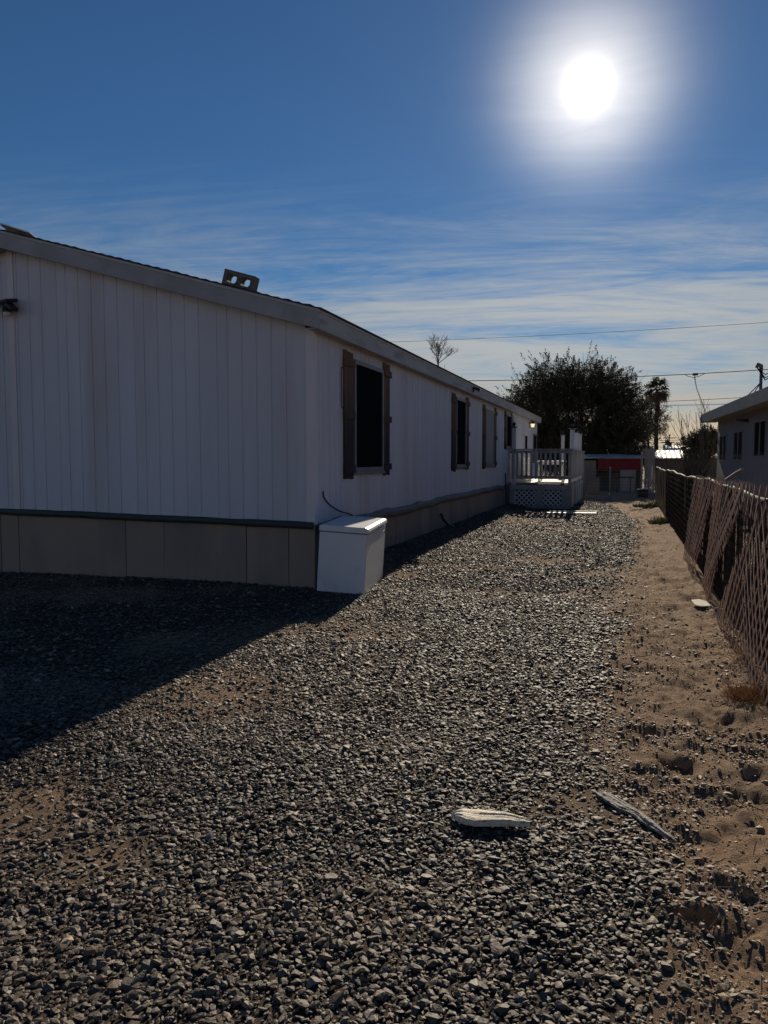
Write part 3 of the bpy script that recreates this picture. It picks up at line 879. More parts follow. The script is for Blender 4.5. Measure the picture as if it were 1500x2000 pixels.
# ------------------------------------------------------------------ small things on the house
def wall_lantern():
    t = thing('wall_lantern', (XF, 30.55, 2.80), 'small lit black carriage lantern on wall beside the porch door', 'lantern')
    MB().box((XF, 30.49, 2.84), (XF + .02, 30.61, 3.08)).build('back_plate', MT['black'], t)
    MB().tube([(XF + .02, 30.55, 3.02), (XF + .08, 30.55, 3.10), (XF + .14, 30.55, 3.08)], .012, 6).build('arm', MT['black'], t)
    MB().lathe((XF + .14, 30.55, 3.0), [(.095, 0), (.10, .012), (.05, .07), (.016, .10), (.01, .13)], 10).build('cap', MT['black'], t)
    gl = bpy.data.materials.new('lit_lantern_glass'); gl.use_nodes = True
    nt, b = nodes_of(gl); b.inputs['Base Color'].default_value = (.8, .75, .6, 1); b.inputs['Emission Color'].default_value = (1, .86, .55, 1); b.inputs['Emission Strength'].default_value = .9
    MB().lathe((XF + .14, 30.55, 2.86), [(.05, 0), (.085, .138)], 8).build('glass', gl, t)
    MB().lathe((XF + .14, 30.55, 2.835), [(.03, 0), (.062, .024)], 8).build('base', MT['black'], t)
wall_lantern()

def security_light():
    x, z, y = -8.20, 3.70, WY0 - .016
    t = thing('security_light', (x, y, z), 'black motion-sensor security light on the gable wall near the roof', 'light')
    MB().box((x - .10, y - .05, z - .055), (x + .06, y - .001, z + .055)).build('junction_box', MT['frame_grey'], t, bevel=.008)
    M = Matrix.Translation((x + .0, y - .14, z + .055)) @ Matrix.Rotation(R(-7), 4, 'Y') @ Matrix.Rotation(R(12), 4, 'X')
    MB().box((-.20, -.11, -.022), (.16, .10, .022), M).build('solar_panel', MT['black'], t, bevel=.006)
    M = Matrix.Translation((x + .14, y - .17, z - .01)) @ Matrix.Rotation(R(35), 4, 'Y')
    MB().box((-.05, -.07, -.03), (.09, .07, .03), M).build('lamp_head', MT['black'], t, bevel=.012)
    M = Matrix.Translation((x - .14, y - .17, z - .01)) @ Matrix.Rotation(R(-35), 4, 'Y')
    MB().box((-.09, -.07, -.03), (.05, .07, .03), M).build('lamp_head', MT['black'], t, bevel=.012)
    MB().tube([(x + .02, y - .05, z), (x + .02, y - .11, z - .03)], .022, 8).build('neck', MT['black'], t)
    MB().lathe((x + .02, y - .11, z - .075), [(.042, .05), (.05, .03), (.05, 0)], 12).build('sensor_body', MT['black'], t, smooth=True)
    MB().lathe((x + .02, y - .11, z - .13), [(.008, 0), (.03, .008), (.046, .028), (.05, .054)], 12).build('sensor_lens', MT['plastic_white'], t, smooth=True)
security_light()

def eave_camera():
    y, z = 18.2, 3.30
    t = thing('eave_floodlight', (EX, y, z - .1), 'small black floodlight fixed to the eave above the second window', 'light')
    MB().box((EX + .002, y - .05, z - .10), (EX + .035, y + .05, z + .02)).build('mount', MT['black'], t, bevel=.004)
    M = Matrix.Translation((EX + .10, y, z - .03)) @ Matrix.Rotation(R(25), 4, 'Y')
    MB().box((-.07, -.07, -.035), (.08, .07, .035), M).build('head', MT['black'], t, bevel=.01)
    MB().box((.0805, -.06, -.028), (.086, .06, .028), M).build('lens', MT['plastic_white'], t)
eave_camera()

def roof_block():
    x0, y0 = -4.93, 8.80
    ang = math.atan(SLOPE)
    M = Matrix.Translation((x0, y0, roof_z(x0) + .026)) @ Matrix.Rotation(ang, 4, 'Y') @ Matrix.Rotation(R(9), 4, 'Z')
    L_, H_, D_, w = .41, .20, .18, .048
    b = MB()
    b.box((0, 0, 0), (L_, D_, w), M); b.box((0, 0, H_ - w), (L_, D_, H_), M)
    cw = (L_ - 3 * w) / 2
    for k in range(3):
        x = k * (w + cw)
        b.box((x, .0, w), (x + w, D_, H_ - w), M)
    # tapered core corners
    for k in range(2):
        x = w + k * (w + cw)
        for (cx, cz, sx, sz) in ((x, w, 1, 1), (x + cw, w, -1, 1), (x, H_ - w, 1, -1), (x + cw, H_ - w, -1, -1)):
            b.prism([M @ Vector((cx, .001, cz)), M @ Vector((cx + sx * .022, .001, cz)), M @ Vector((cx, .001, cz + sz * .03))], (M.to_3x3() @ Vector((0, D_ - .002, 0))))
    o = b.build('concrete_block', MT['concrete'], None, base=True)
    tag(o, 'grey hollow concrete block lying on the roof edge above the gable', 'concrete block')
roof_block()

def roof_dish():
    x, y = -8.50, 9.3
    z = roof_z(RX) - SLOPE * abs(x - RX) + .03
    t = thing('satellite_panel', (x, y, z), 'flat white satellite internet panel tilted on the roof ridge', 'antenna')
    M = Matrix.Translation((x + .05, y, z + .205)) @ Matrix.Rotation(R(19), 4, 'Y') @ Matrix.Rotation(R(-16), 4, 'X')
    MB().box((-.27, -.17, 0), (.27, .17, .022), M).build('panel', MT['plastic_white'], t, bevel=.008)
    MB().box((-.262, -.162, -.012), (.262, .162, -.0005), M).build('back_shell', MT['black'], t)
    MB().tube([(x - .02, y, z - .02), (x - .02, y, z + .20)], .018, 8).build('mast', MT['black'], t)
    MB().tube([(x - .2, y, z - .015), (x + .14, y + .02, z - .0)], .012, 6).build('foot', MT['black'], t)
roof_dish()

def cable(name, pts, r, label, mat=MT['cable'], n=6):
    # smooth the path
    P = [Vector(p) for p in pts]
    q = []
    for i in range(len(P) - 1):
        p0, p1, p2, p3 = P[max(i - 1, 0)], P[i], P[i + 1], P[min(i + 2, len(P) - 1)]
        for k in range(6):
            t = k / 6
            q.append(.5 * ((2 * p1) + (p2 - p0) * t + (2 * p0 - 5 * p1 + 4 * p2 - p3) * t * t + (3 * p1 - p0 - 3 * p2 + p3) * t ** 3))
    q.append(P[-1])
    o = MB().tube(q, r, n).build(name, mat, None, smooth=True)
    tag(o, label, 'cable')
    return o
xc = XF + .012
cable('cable', [(xc, 9.05, 1.20), (xc + .004, 9.07, 1.12), (xc + .02, 9.22, 1.02), (xc + .05, 9.5, .92), (xc + .09, 9.8, .86), (xc + .06, 10.05, .80)], .009,
      'black cable hanging from the siding down behind the white freezer')
cable('cable', [(xc - .005, 9.82, 2.83), (xc, 9.74, 2.83), (xc, 9.715, 2.79), (xc, 9.715, 2.55), (xc, 9.72, 2.34), (xc, 9.745, 2.30), (xc - .005, 9.82, 2.29)], .006,
      'thin black cable loop beside the left shutter of the nearest window')

p = MB().tube([(WX - .01, 15.62, .46), (WX + .035, 15.62, .45), (WX + .05, 15.64, .36), (WX + .10, 15.86, .24), (WX + .17, 16.12, .12 + gz(WX + .17, 16.12) * .3), (WX + .19, 16.2, gz(WX + .2, 16.2) - .03)], .028, 8).build('drain_pipe', MT['plastic_black'], None, smooth=True)
tag(p, 'black drain pipe coming out of the tan skirting to the ground', 'pipe')
p = MB().tube([(WX + .11, 24.12, gz(WX + .11, 24.12) - .05), (WX + .10, 24.12, .55), (WX + .075, 24.12, 1.18)], .022, 6).build('ground_stake', MT['black'], None)
tag(p, 'thin dark stake standing against the house just before the porch', 'stake')

def hanging_cloth():
    b = MB(); n, m = 22, 7
    vs, fs = [], []
    for i in range(n):
        s = i / (n - 1); z = 2.98 - s * .92
        yc = 25.42 + .30 * s + .02 * math.sin(s * 9); w = .07 + .05 * math.sin(s * 7 + 1) + .06 * s
        for k in range(m):
            q = k / (m - 1) - .5
            vs.append((XF + .075 + .025 * math.sin(q * 16 + s * 5) + .03 * s, yc + q * 2 * w, z + .03 * math.cos(q * 9)))
    for i in range(n - 1):
        for k in range(m - 1): fs.append((i * m + k, i * m + k + 1, (i + 1) * m + k + 1, (i + 1) * m + k))
    o = b.add(vs, fs).build('hanging_cloth', MT['cloth'], None, smooth=True)
    sm = o.modifiers.new('solid', 'SOLIDIFY'); sm.thickness = .006
    tag(o, 'pale twisted cloth hanging at the shuttered window by the porch', 'cloth')
hanging_cloth()

# ------------------------------------------------------------------ chest freezer
def freezer():
    cx0, cy0 = -2.955, 8.58
    yaw = math.atan2(.17, 1.286)
    z0 = gz(-3.2, 8.9)
    t = thing('chest_freezer', (-3.2, 9.1, z0), 'white chest freezer leaning beside the corner of the house', 'freezer')
    # local frame: origin at the near bottom corner, +x away from the wall is 0..-w, +y along the wall
    M = Matrix.Translation((cx0, cy0, z0 - .005)) @ Matrix.Rotation(yaw, 4, 'Z') @ Matrix.Rotation(R(3.4), 4, 'Y') @ Matrix.Rotation(R(1.0), 4, 'X')
    W, Ln, H = .585, 1.26, .725
    MB().box((-W, 0, 0), (0, Ln, H), M).build('cabinet', MT['enamel'], t, bevel=.012, seg=3)
    MB().box((-W + .015, .015, H + .0005), (-.015, Ln - .015, H + .012), M).build('gasket', MT['frame_grey'], t)
    # lid with a sloped, rounded front lip
    prof = [(-W - .004, H + .0125), (.012, H + .0125), (.020, H + .022), (.020, H + .048), (.006, H + .070), (-.03, H + .082), (-W + .01, H + .082), (-W - .004, H + .070)]
    b = MB().prism([M @ Vector((x, -.006, z)) for x, z in prof], M.to_3x3() @ Vector((0, Ln + .012, 0)))
    lid = b.build('lid', MT['enamel'], t, bevel=.006, seg=3)
    MB().box((.0205, Ln * .48, H + .026), (.030, Ln * .52, H + .046), M).build('lid_lock', MT['frame_grey'], lid)
    MB().box((.0005, Ln - .11, H - .10), (.006, Ln - .06, H - .075), M).build('badge', MT['black'], t)
    for (x, y) in ((-W + .06, .06), (-.06, .06), (-W + .06, Ln - .06), (-.06, Ln - .06)):
        MB().box((x - .03, y - .03, -.03), (x + .03, y + .03, .001), M).build('foot', MT['black'], t)
freezer()

# ------------------------------------------------------------------ porch deck
def porch():
    X0, X1, Y0, Y1 = WX + .03, -1.74, 25.3, 33.2
    FZ = .86
    t = thing('porch_deck', ((X0 + X1) / 2, Y0, 0), 'weathered white wooden porch deck with railing and lattice skirt', 'porch')
    mt = MT['deck_paint']
    bar = unit_bar('deck_bar', mt)
    plank = unit_bar('deck_plank', MT['deck_floor'])
    y = Y0 + .02
    while y < Y1:
        bar_between('floor_plank', plank, t, (X0, y + .068, FZ - .018 + random.uniform(-.002, .002)), (X1, y + .068, FZ - .018), .134, .034, (0, 0, 1))
        y += .142
    # rim boards
    bar_between('rim_board', bar, t, (X0, Y0, FZ - .16), (X1 + .02, Y0, FZ - .16), .17, .038, (0, 1, 0))
    bar_between('rim_board', bar, t, (X1 + .021, Y0 + .02, FZ - .16), (X1 + .021, Y1, FZ - .16), .17, .038, (1, 0, 0))
    # black sheet standing in for the shade under the floor
    MB().box((X0, Y0 + .05, .1), (X1 - .05, Y0 + .09, FZ - .05)).build('underfloor_shade', MT['black'], t)
    # front skirt frame and the two lattice panels
    zb = .12
    zt = FZ - .25
    for a, b in ((X0 + .0, X0 + .17), (-2.78, -2.56), (-1.98, X1 + .0)):
        MB().box((a, Y0 - .018, zb), (b, Y0 + .016, zt)).build('skirt_board', mt, t, bevel=.004)
    MB().box((X0, Y0 - .016, .02), (X1, Y0 + .014, zb - .002)).build('skirt_rail', mt, t)
    MB().box((X0 + .01, Y0 - .024, zt + .002), (X1 + .01, Y0 + .012, zt + .04)).build('skirt_rail', mt, t)
    latw = unit_bar('deck_lattice_bar', MT['white'])
    for a, b in ((X0 + .17, -2.78), (-2.56, -1.98)):
        lp = sub('lattice_panel', t, ((a + b) / 2, Y0 + .03, zb))
        h = zt - zb; s = .158
        for sgn in (1, -1):
            k = -int(h / s) - 1
            while a + k * s < b + h:
                x_b = a + k * s if sgn > 0 else a + k * s
                # line x = x_b + sgn*(z-zb)
                pts = []
                za, zz = zb, zt
                xa, xz = (x_b, x_b + h) if sgn > 0 else (x_b, x_b - h)
                # clip in x
                def clip(xa, za, xz, zz):
                    dx = xz - xa
                    t0, t1 = 0.0, 1.0
                    for lo, hi in ((a, b),):
                        u0, u1 = (lo - xa) / dx, (hi - xa) / dx
                        if u0 > u1: u0, u1 = u1, u0
                        t0, t1 = max(t0, u0), min(t1, u1)
                    if t1 - t0 < .06: return None
                    return (xa + dx * t0, za + (zz - za) * t0, xa + dx * t1, za + (zz - za) * t1)
                c = clip(xa, za, xz, zz)
                if c:
                    yy = Y0 + .012 + (.009 if sgn > 0 else 0)
                    bar_between('slat', latw, lp, (c[0], yy, c[1]), (c[2], yy, c[3]), .040, .007, (0, 1, 0))
                k += 1
    # right side skirt: upright boards with gaps
    y = Y0 + .05
    while y < Y1:
        bar_between('skirt_board', bar, t, (X1 + .012, y + .06, .04), (X1 + .012 + random.uniform(-.01, .01), y + .06, FZ - .247), .12, .02, (1, 0, 0))
        y += .20
    # railing
    RZ = 1.93
    def rail(p0, p1, w, tk, n): bar_between('rail', bar, t, p0, p1, w, tk, n)
    rail((X0, Y0 + .02, RZ), (X1 + .07, Y0 + .02, RZ), .15, .036, (0, 0, 1))
    rail((X1, Y0 + .096, RZ - .001), (X1, Y1, RZ - .001), .14, .036, (0, 0, 1))
    rail((X0, Y0 + .02, RZ - .075), (X1 - .046, Y0 + .02, RZ - .075), .09, .036, (0, 1, 0))
    rail((X1, Y0 + .07, RZ - .075), (X1, Y1, RZ - .075), .09, .036, (1, 0, 0))
    rail((X0 + .28, Y0 + .02, 1.04), (X1 - .046, Y0 + .02, 1.015), .10, .036, (0, 1, 0))
    rail((X1, Y0 + .07, 1.03), (X1, Y1, 1.03), .10, .036, (1, 0, 0))
    x = X0 + .10
    while x < X1 - .08:
        bar_between('baluster', bar, t, (x, Y0 - .019, .975), (x + random.uniform(-.006, .006), Y0 - .019, RZ - .03), .075, .032, (0, 1, 0))
        x += .152
    y = Y0 + .20
    while y < Y1 - .1:
        bar_between('baluster', bar, t, (X1 + .038, y, .97), (X1 + .038, y + random.uniform(-.006, .006), RZ - .03), .085, .032, (1, 0, 0))
        y += .165
    def post(x, y, h, fin=True, w=.10, cap_mat=MT['black']):
        o = MB().box((x - w / 2, y - w / 2, .02), (x + w / 2, y + w / 2, h)).build('post', MT['white'], t, bevel=.005)
        if fin:
            MB().box((x - w * .72, y - w * .72, h + .0005), (x + w * .72, y + w * .72, h + .035)).build('cap', cap_mat, o, bevel=.006)
            MB().lathe((x, y, h + .036), [(.03, 0), (.02, .02), (.025, .035), (.052, .06), (.06, .085), (.048, .115), (.02, .135), (.006, .15)], 12).build('finial', cap_mat, o, smooth=True)
    post(-3.53, Y0 + .10, 2.64, True, .13)
    post(X1 - .02, 26.6, 2.60, True, .14)
    post(X1 - .005, 28.4, 2.56, True, .12); post(X1 - .005, 29.4, 2.56, False, .12); post(X1 - .005, 30.9, 2.58, True, .12)
    post(-2.50, 32.2, 2.58, True, .13)
    for (px, py) in ((X1 - .0, Y0 + .02), (X1, 32.9), (X0 + .05, 32.9)):
        MB().box((px - .045, py - .0, .0), (px + .045, py + .05, RZ - .02)).build('post', mt, t)
porch()

def porch_contents():
    # louvred panel standing inside the railing
    y0 = 25.75
    t = thing('louvred_panel', (-3.35, y0, .86), 'white louvred panel standing inside the porch railing by the wall', 'panel')
    b = MB().box((-3.64, y0, .862), (-3.58, y0 + .035, 1.80)).box((-3.07, y0, .862), (-3.01, y0 + .035, 1.80)).box((-3.5795, y0, 1.74), (-3.0705, y0 + .034, 1.80)).box((-3.5795, y0, .862), (-3.0705, y0 + .034, .93))
    b.build('frame', MT['white'], t)
    me = unit_bar('louvre', MT['white'])
    z = .98
    while z < 1.72:
        inst('louvre', me, t, (-3.325, y0 + .017, z), (R(35), 0, 0), (.505, .012, .085)); z += .075
    # table
    t = thing('patio_table', (-2.4, 27.3, .86), 'pale plastic table on the porch behind the railing', 'table')
    MB().box((-2.95, 26.9, 1.52), (-2.02, 27.8, 1.56)).build('top', MT['plastic_white'], t, bevel=.01)
    MB().box((-2.90, 26.95, 1.43), (-2.07, 26.97, 1.519)).build('apron', MT['plastic_white'], t)
    for x in (-2.88, -2.09):
        for y in (26.98, 27.72):
            MB().box((x - .03, y - .03, .862), (x + .03, y + .03, 1.519)).build('leg', MT['plastic_white'], t)
porch_contents()

def loose_planks():
    for (a, b, w, lab, ln) in (((-2.15, 23.15), (-.78, 23.35), .30, 'wide pale plywood strip lying on the gravel before the porch', 0), ((-2.2, 22.60), (-.80, 22.72), .16, 'narrow sunlit white board lying nearest on the gravel before the porch', 1)):
        z = max(gz(x, a[1]) for x in np.linspace(a[0], b[0], 8)) + .045
        A, B = Vector((*a, z)), Vector((*b, z + .006)); d = (B - A).normalized(); q = Vector((-d.y, d.x, 0)) * w / 2
        o = MB().hexa([A - q, B - q, B + q, A + q] + [p + Vector((0, 0, .022)) for p in (A - q, B - q, B + q, A + q)]).build('loose_plank', MT['plank'] if not ln else MT['white'], None, base=True)
        tag(o, lab, 'plank', 'planks lying by the porch')
loose_planks()

# ------------------------------------------------------------------ chain link fence with slats and hung lattice
FX = 1.03
def fence():
    y0, y1 = 2.2, 30.2
    t = thing('chain_link_fence', (FX, 16, 0), 'dark chain-link fence with brown privacy slats along the dirt strip', 'fence')
    H = 1.30
    def top(y): return H + .02 * math.sin(y * .7) + .012 * math.sin(y * 2.3 + 1)
    ys = np.arange(y0, y1 + .01, 3.05)
    for y in ys:
        MB().tube([(FX + .05, y, -.1), (FX + .05, y, top(y) + .03)], .024, 8).build('post', MT['galv'], t, smooth=True)
    MB().tube([(FX + .035, y, top(y)) for y in np.arange(y0, y1 + .3, .4)], .022, 8).build('top_rail', MT['rail'], t, smooth=True)
    # wire mesh: zig-zag strands
    p = .055
    V, F = [], []
    off = 0
    for s in np.arange(y0, 22, p):
        sg = 1
        b = MB()
        n = int(H / (p / 1.0)) + 1
        zz = np.arange(n + 1) * (H - .02) / n + .02
        yy = s + (np.arange(n + 1) % 2) * p
        xx = FX + .004 * np.where(np.arange(n + 1) % 2 == 0, 1, -1)
        path = np.stack([xx, yy, zz], 1)
        r = .0022
        ring = np.array([(0, r, 0), (r * .87, -r * .5, 0), (-r * .87, -r * .5, 0)])
        vv = (path[:, None, :] + ring[None]).reshape(-1, 3)
        i = np.arange(n) * 3
        ff = np.concatenate([np.stack([i + k, i + (k + 1) % 3, i + 3 + (k + 1) % 3, i + 3 + k], 1) for k in range(3)])
        V.append(vv); F.append(ff + off); off += len(vv)
    v = np.concatenate(V); f = np.concatenate(F)
    c = np.array([FX, 12, .6])
    o = link('wire_mesh', mesh_np('wire_mesh', v - c, f), MT['rust_wire'], t, c)
    o['kind'] = 'stuff'
    # privacy slats
    V, F = [], []; off = 0
    B = MB().box((-.5, -.5, 0), (.5, .5, 1)); bv = np.array([tuple(q) for q in B.v]); bf = np.array(B.f)
    for s in np.arange(y0, y1, .062):
        gap = fbm(np.array([s * 1.0]), np.array([2.0]), .55, 3, 9)[0]
        pr = .06 if s > 12.5 else (.14 if gap < .6 else .32)
        if random.random() < pr: continue
        w = .046 * random.uniform(.8, 1.12); th = .007
        z0 = random.uniform(.02, .07); z1 = top(s) - random.uniform(-.02, .05)
        if random.random() < .12 and s < 13: z1 *= random.uniform(.6, .9)
        q = bv * (th, w, z1 - z0)
        a = random.gauss(0, .012); sh = q[:, 2] * a
        q[:, 1] += sh + s + .03; q[:, 0] += FX + .014 + random.uniform(-.005, .007) + q[:, 2] * random.gauss(0, .008); q[:, 2] += z0
        V.append(q); F.append(bf + off); off += 8
    v = np.concatenate(V) - c; f = np.concatenate(F)
    o = link('privacy_slats', mesh_np('privacy_slats', v, f), MT['slat_brown'], t, c)
    o['kind'] = 'stuff'
    return top
ftop = fence()

lat_me = unit_bar('lattice_slat', MT['lattice'])
def lattice(poly, sp, slope, x_foot, x_top, label, w=.02, phase=0.0):
    """crossed slats in the upright plane by the fence, cut to a convex outline of (y, z) corners"""
    ys = [p[0] for p in poly]; zs = [p[1] for p in poly]; zb, zt = min(zs), max(zs)
    area = sum(poly[k - 1][0] * poly[k][1] - poly[k][0] * poly[k - 1][1] for k in range(len(poly)))
    if area < 0: poly = poly[::-1]
    t = thing('lattice_panel', (x_foot, sum(ys) / len(ys), max(zb, 0)), label, 'lattice', 'lattice panels hung on the fence')
    def X(y, z): return x_foot + (x_top - x_foot) * (z - zb) / (zt - zb) + .012 * math.sin(y * 3.1 + z * 2)
    for layer, sg in ((0, 1), (1, -1)):
        k0 = int((min(ys) - (zt - zb) / slope) / sp) - 2; k1 = int((max(ys) + (zt - zb) / slope) / sp) + 2
        for k in range(k0, k1):
            y0 = k * sp + phase + random.gauss(0, .012); a = Vector((y0, zb)); d = Vector((sg / slope * random.uniform(.97, 1.03), 1.0)) * (zt - zb)
            t0, t1 = 0.0, 1.0
            for q in range(len(poly)):
                p, r = Vector(poly[q]), Vector(poly[(q + 1) % len(poly)]); e = r - p; n = Vector((-e.y, e.x))
                den = d.dot(n); num = (a - p).dot(n)
                if abs(den) < 1e-9:
                    if num < 0: t0 = 2
                    continue
                u = -num / den
                if den > 0: t0 = max(t0, u)
                else: t1 = min(t1, u)
            if (t1 - t0) * d.length < .05: continue
            if random.random() < .03: t1 = t0 + (t1 - t0) * random.uniform(.4, .8)
            A, B = a + d * t0, a + d * t1
            def P3(p):
                x = X(p.x, p.y) - layer * .006
                return (x, p.x, p.y + (max(0, gz(x, p.x)) if zb < .1 else 0) * (1 - (p.y - zb) / (zt - zb)))
            bar_between('slat', lat_me, t, P3(A), P3(B), w * random.uniform(.85, 1.15), .004, (1, 0, 0))
    return t
lattice([(13.2, -.02), (11.2, -.02), (9.75, 1.37), (12.5, 1.37)], .22, .62, .90, .99, 'farthest pinkish lattice panel leaning askew on the fence, foot splayed out', .028)
lattice([(12.25, .25), (11.3, .35), (10.6, 1.2), (11.7, 1.36)], .24, .7, .93, 1.0, 'ragged lattice scrap hung behind the farthest panel', .024, .07)
lattice([(10.35, -.02), (9.3, -.02), (8.3, 1.38), (9.75, 1.38)], .17, .8, .94, .985, 'middle pinkish lattice panel leaning on the fence, its slats drawn close together', .027)
lattice([(9.95, .10), (9.50, .10), (6.9, 1.39), (8.15, 1.39)], .19, .55, .90, .97, 'slanting lattice strip on the fence crossing the middle panel', .027, .05)
lattice([(7.75, 1.16), (5.0, 1.08), (4.9, 1.41), (7.9, 1.41)], .23, 1.0, .985, .975, 'short strip of pale lattice hanging from the top rail nearest the camera', .028)
lattice([(8.55, -.02), (4.7, -.02), (4.6, 1.28), (6.25, 1.28), (8.1, .24)], .175, 1.05, .90, .97, 'big open lattice panel at the near right end of the fence, cut off slantwise', .030)
s = MB().tube([(FX + .02, 9.2, 1.38), (FX + .06, 8.75, 1.46), (FX + .1, 8.6, 1.5)], .018, 6).build('loose_stick', MT['grey_board'], None)
tag(s, 'short pale stick poking up over the lattice fence top', 'stick')

# ------------------------------------------------------------------ broken wood on the ground
def split_wood(name, a, b, plan, h, label, mat, seed, roll=0.0):
    """a split length of board: plan = (position 0..1, left edge, right edge) outline, fibrous ridged top, upright broken sides"""
    rs = random.Random(seed)
    A, B = Vector(a), Vector(b); d = B - A; L_ = d.length; d.normalize(); q = Vector((-d.y, d.x, 0)).normalized()
    n, k = 30, 11
    ps = [p_[0] for p_ in plan]
    ridge = [rs.uniform(-.0035, .0035) for _ in range(k)]
    vs, fs = [], []
    for i in range(n):
        s_ = i / (n - 1)
        lo = np.interp(s_, ps, [p_[1] for p_ in plan]) + rs.uniform(-.0025, .0025); hi = np.interp(s_, ps, [p_[2] for p_ in plan]) + rs.uniform(-.0025, .0025)
        c = A + d * (L_ * s_)
        th = h * (1 - .45 * max(0, (s_ - .7) / .3)) * (.55 + .45 * min(1, s_ / .12))
        for m_ in range(k):
            u = m_ / (k - 1); w = lo + (hi - lo) * u
            ridge[m_] = ridge[m_] * .9 + rs.uniform(-.0012, .0012)
            vs.append(c + q * w + Vector((0, 0, th + ridge[m_] - .004 * (abs(u - .5) * 2) ** 3 + roll * w)))
        for m_ in range(k):
            u = m_ / (k - 1); vs.append(c + q * (lo + (hi - lo) * u) + Vector((0, 0, roll * (lo + (hi - lo) * u))))
    r = 2 * k
    for i in range(n - 1):
        for m_ in range(k - 1):
            o = i * r + m_
            fs.append((o, o + r, o + r + 1, o + 1)); fs.append((o + k, o + k + 1, o + k + r + 1, o + k + r))
        fs.append((i * r, i * r + k, (i + 1) * r + k, (i + 1) * r)); fs.append((i * r + k - 1, (i + 1) * r + k - 1, (i + 1) * r + 2 * k - 1, i * r + 2 * k - 1))
    fs.append(tuple(range(k)) + tuple(range(2 * k - 1, k - 1, -1)))
    o = (n - 1) * r
    fs.append(tuple(o + m_ for m_ in range(k - 1, -1, -1)) + tuple(o + m_ for m_ in range(k, 2 * k)))
    ob = MB().add(vs, fs).build(name, mat, None, base=True)
    tag(ob, label, 'wood')
MT['split'] = pmat('pale_split_wood', (.86, .80, .66), (.74, .66, .50), 9, .6, .3, .7, 60, (.6, 5, 5), c3=(.30, .18, .11), scale3=16)
MT['old_wood'] = pmat('bleached_grey_wood', (.42, .40, .36), (.22, .20, .17), 8, .7, .3, .8, 60, (2, 2, 4), c3=(.05, .045, .04), scale3=13)
split_wood('split_wood', (-.70, 3.19, gz(-.7, 3.2) + .022), (-.362, 3.225, gz(-.36, 3.2) + .026), [(0, .012, .030), (.08, -.012, .050), (.2, -.048, .056), (.35, -.058, .054), (.6, -.040, .046), (.85, -.030, .030), (1, -.024, .012)], .034,
           'pale yellow split piece of wood lying on the dark gravel', MT['split'], 4, -.05)
split_wood('old_board', (-.095, 3.70, gz(-.09, 3.7) + .014), (.228, 3.32, gz(.22, 3.3) + .014), [(0, -.02, .022), (.1, -.034, .036), (.35, -.038, .034), (.5, -.012, .040), (.62, -.022, .030), (.8, -.016, .024), (1, -.008, .008)], .018,
           'bleached grey rotten board lying where gravel meets dirt', MT['old_wood'], 9, -.05)
def flat_scrap(x, y, label, rot, sx, sy, mat):
    z = gz(x, y) + .02
    M = Matrix.Translation((x, y, z)) @ Matrix.Rotation(rot, 4, 'Z') @ Matrix.Rotation(R(4), 4, 'X')
    pl = [(-sx, -sy * .7, 0), (-sx * .3, -sy, 0), (sx * .9, -sy * .8, 0), (sx, sy * .4, 0), (sx * .4, sy, 0), (-sx * .8, sy * .7, 0)]
    o = MB().prism([M @ Vector(p_) for p_ in pl], (0, 0, .012)).build('scrap_board', mat, None, base=True)
    tag(o, label, 'scrap')
flat_scrap(.81, 9.1, 'flat whitish scrap of board lying on the dirt by the fence', .2, .085, .16, MT['plank'])
flat_scrap(.30, 26.2, 'small pale board scrap on the dirt near the far fence end', .5, .25, .10, MT['grey_board'])

# ------------------------------------------------------------------ plants
def leaf_mesh(name, C, D, ln, wd, tints):
    """leaf quads: centres, directions, length, width (slightly folded)"""
    n = len(C)
    D = D / np.linalg.norm(D, axis=1, keepdims=True)
    q = np.cross(D, RNG.normal(0, 1, (n, 3))); q /= np.linalg.norm(q, axis=1, keepdims=True) + 1e-9
    A = C - D * ln[:, None] * .5; B = C + D * ln[:, None] * .5
    v = np.stack([A, C + q * wd[:, None] * .5, B, C - q * wd[:, None] * .5], 1).reshape(-1, 3)
    f = np.arange(n * 4).reshape(n, 4)
    me = mesh_np(name, v, f)
    at = me.attributes.new('tint', 'FLOAT_COLOR', 'POINT')
    t = np.repeat(tints, 4, 0)
    at.data.foreach_set('color', np.concatenate([t, np.ones((len(t), 1))], 1).astype(np.float32).ravel())
    return me

def limbs(root, mat, base, specs, rs, name='trunk'):
    m = MB()
    for (d, ln, r, bend) in specs:
        p = Vector(base); pts = [p.copy()]; rr = [r]
        dd = Vector(d).normalized()
        for i in range(7):
            dd = (dd + Vector((rs.gauss(0, bend), rs.gauss(0, bend), rs.gauss(0.04, bend * .5)))).normalized()
            p = p + dd * (ln / 7); pts.append(p.copy()); rr.append(r * (1 - (i + 1) / 8.2))
        m.tube(pts, rr, 7)
        for j in (3, 4, 5, 6):
            q = pts[j].copy(); e = (dd + Vector((rs.gauss(0, .8), rs.gauss(0, .8), rs.gauss(.3, .3)))).normalized(); qp = [q.copy()]; qr = [rr[j] * .6]
            for i in range(5):
                e = (e + Vector((rs.gauss(0, .2), rs.gauss(0, .2), rs.gauss(0, .1)))).normalized()
                q = q + e * ln * .11; qp.append(q.copy()); qr.append(rr[j] * .6 * (1 - (i + 1) / 5.5))
            m.tube(qp, qr, 5)
    return m.build(name, mat, root)

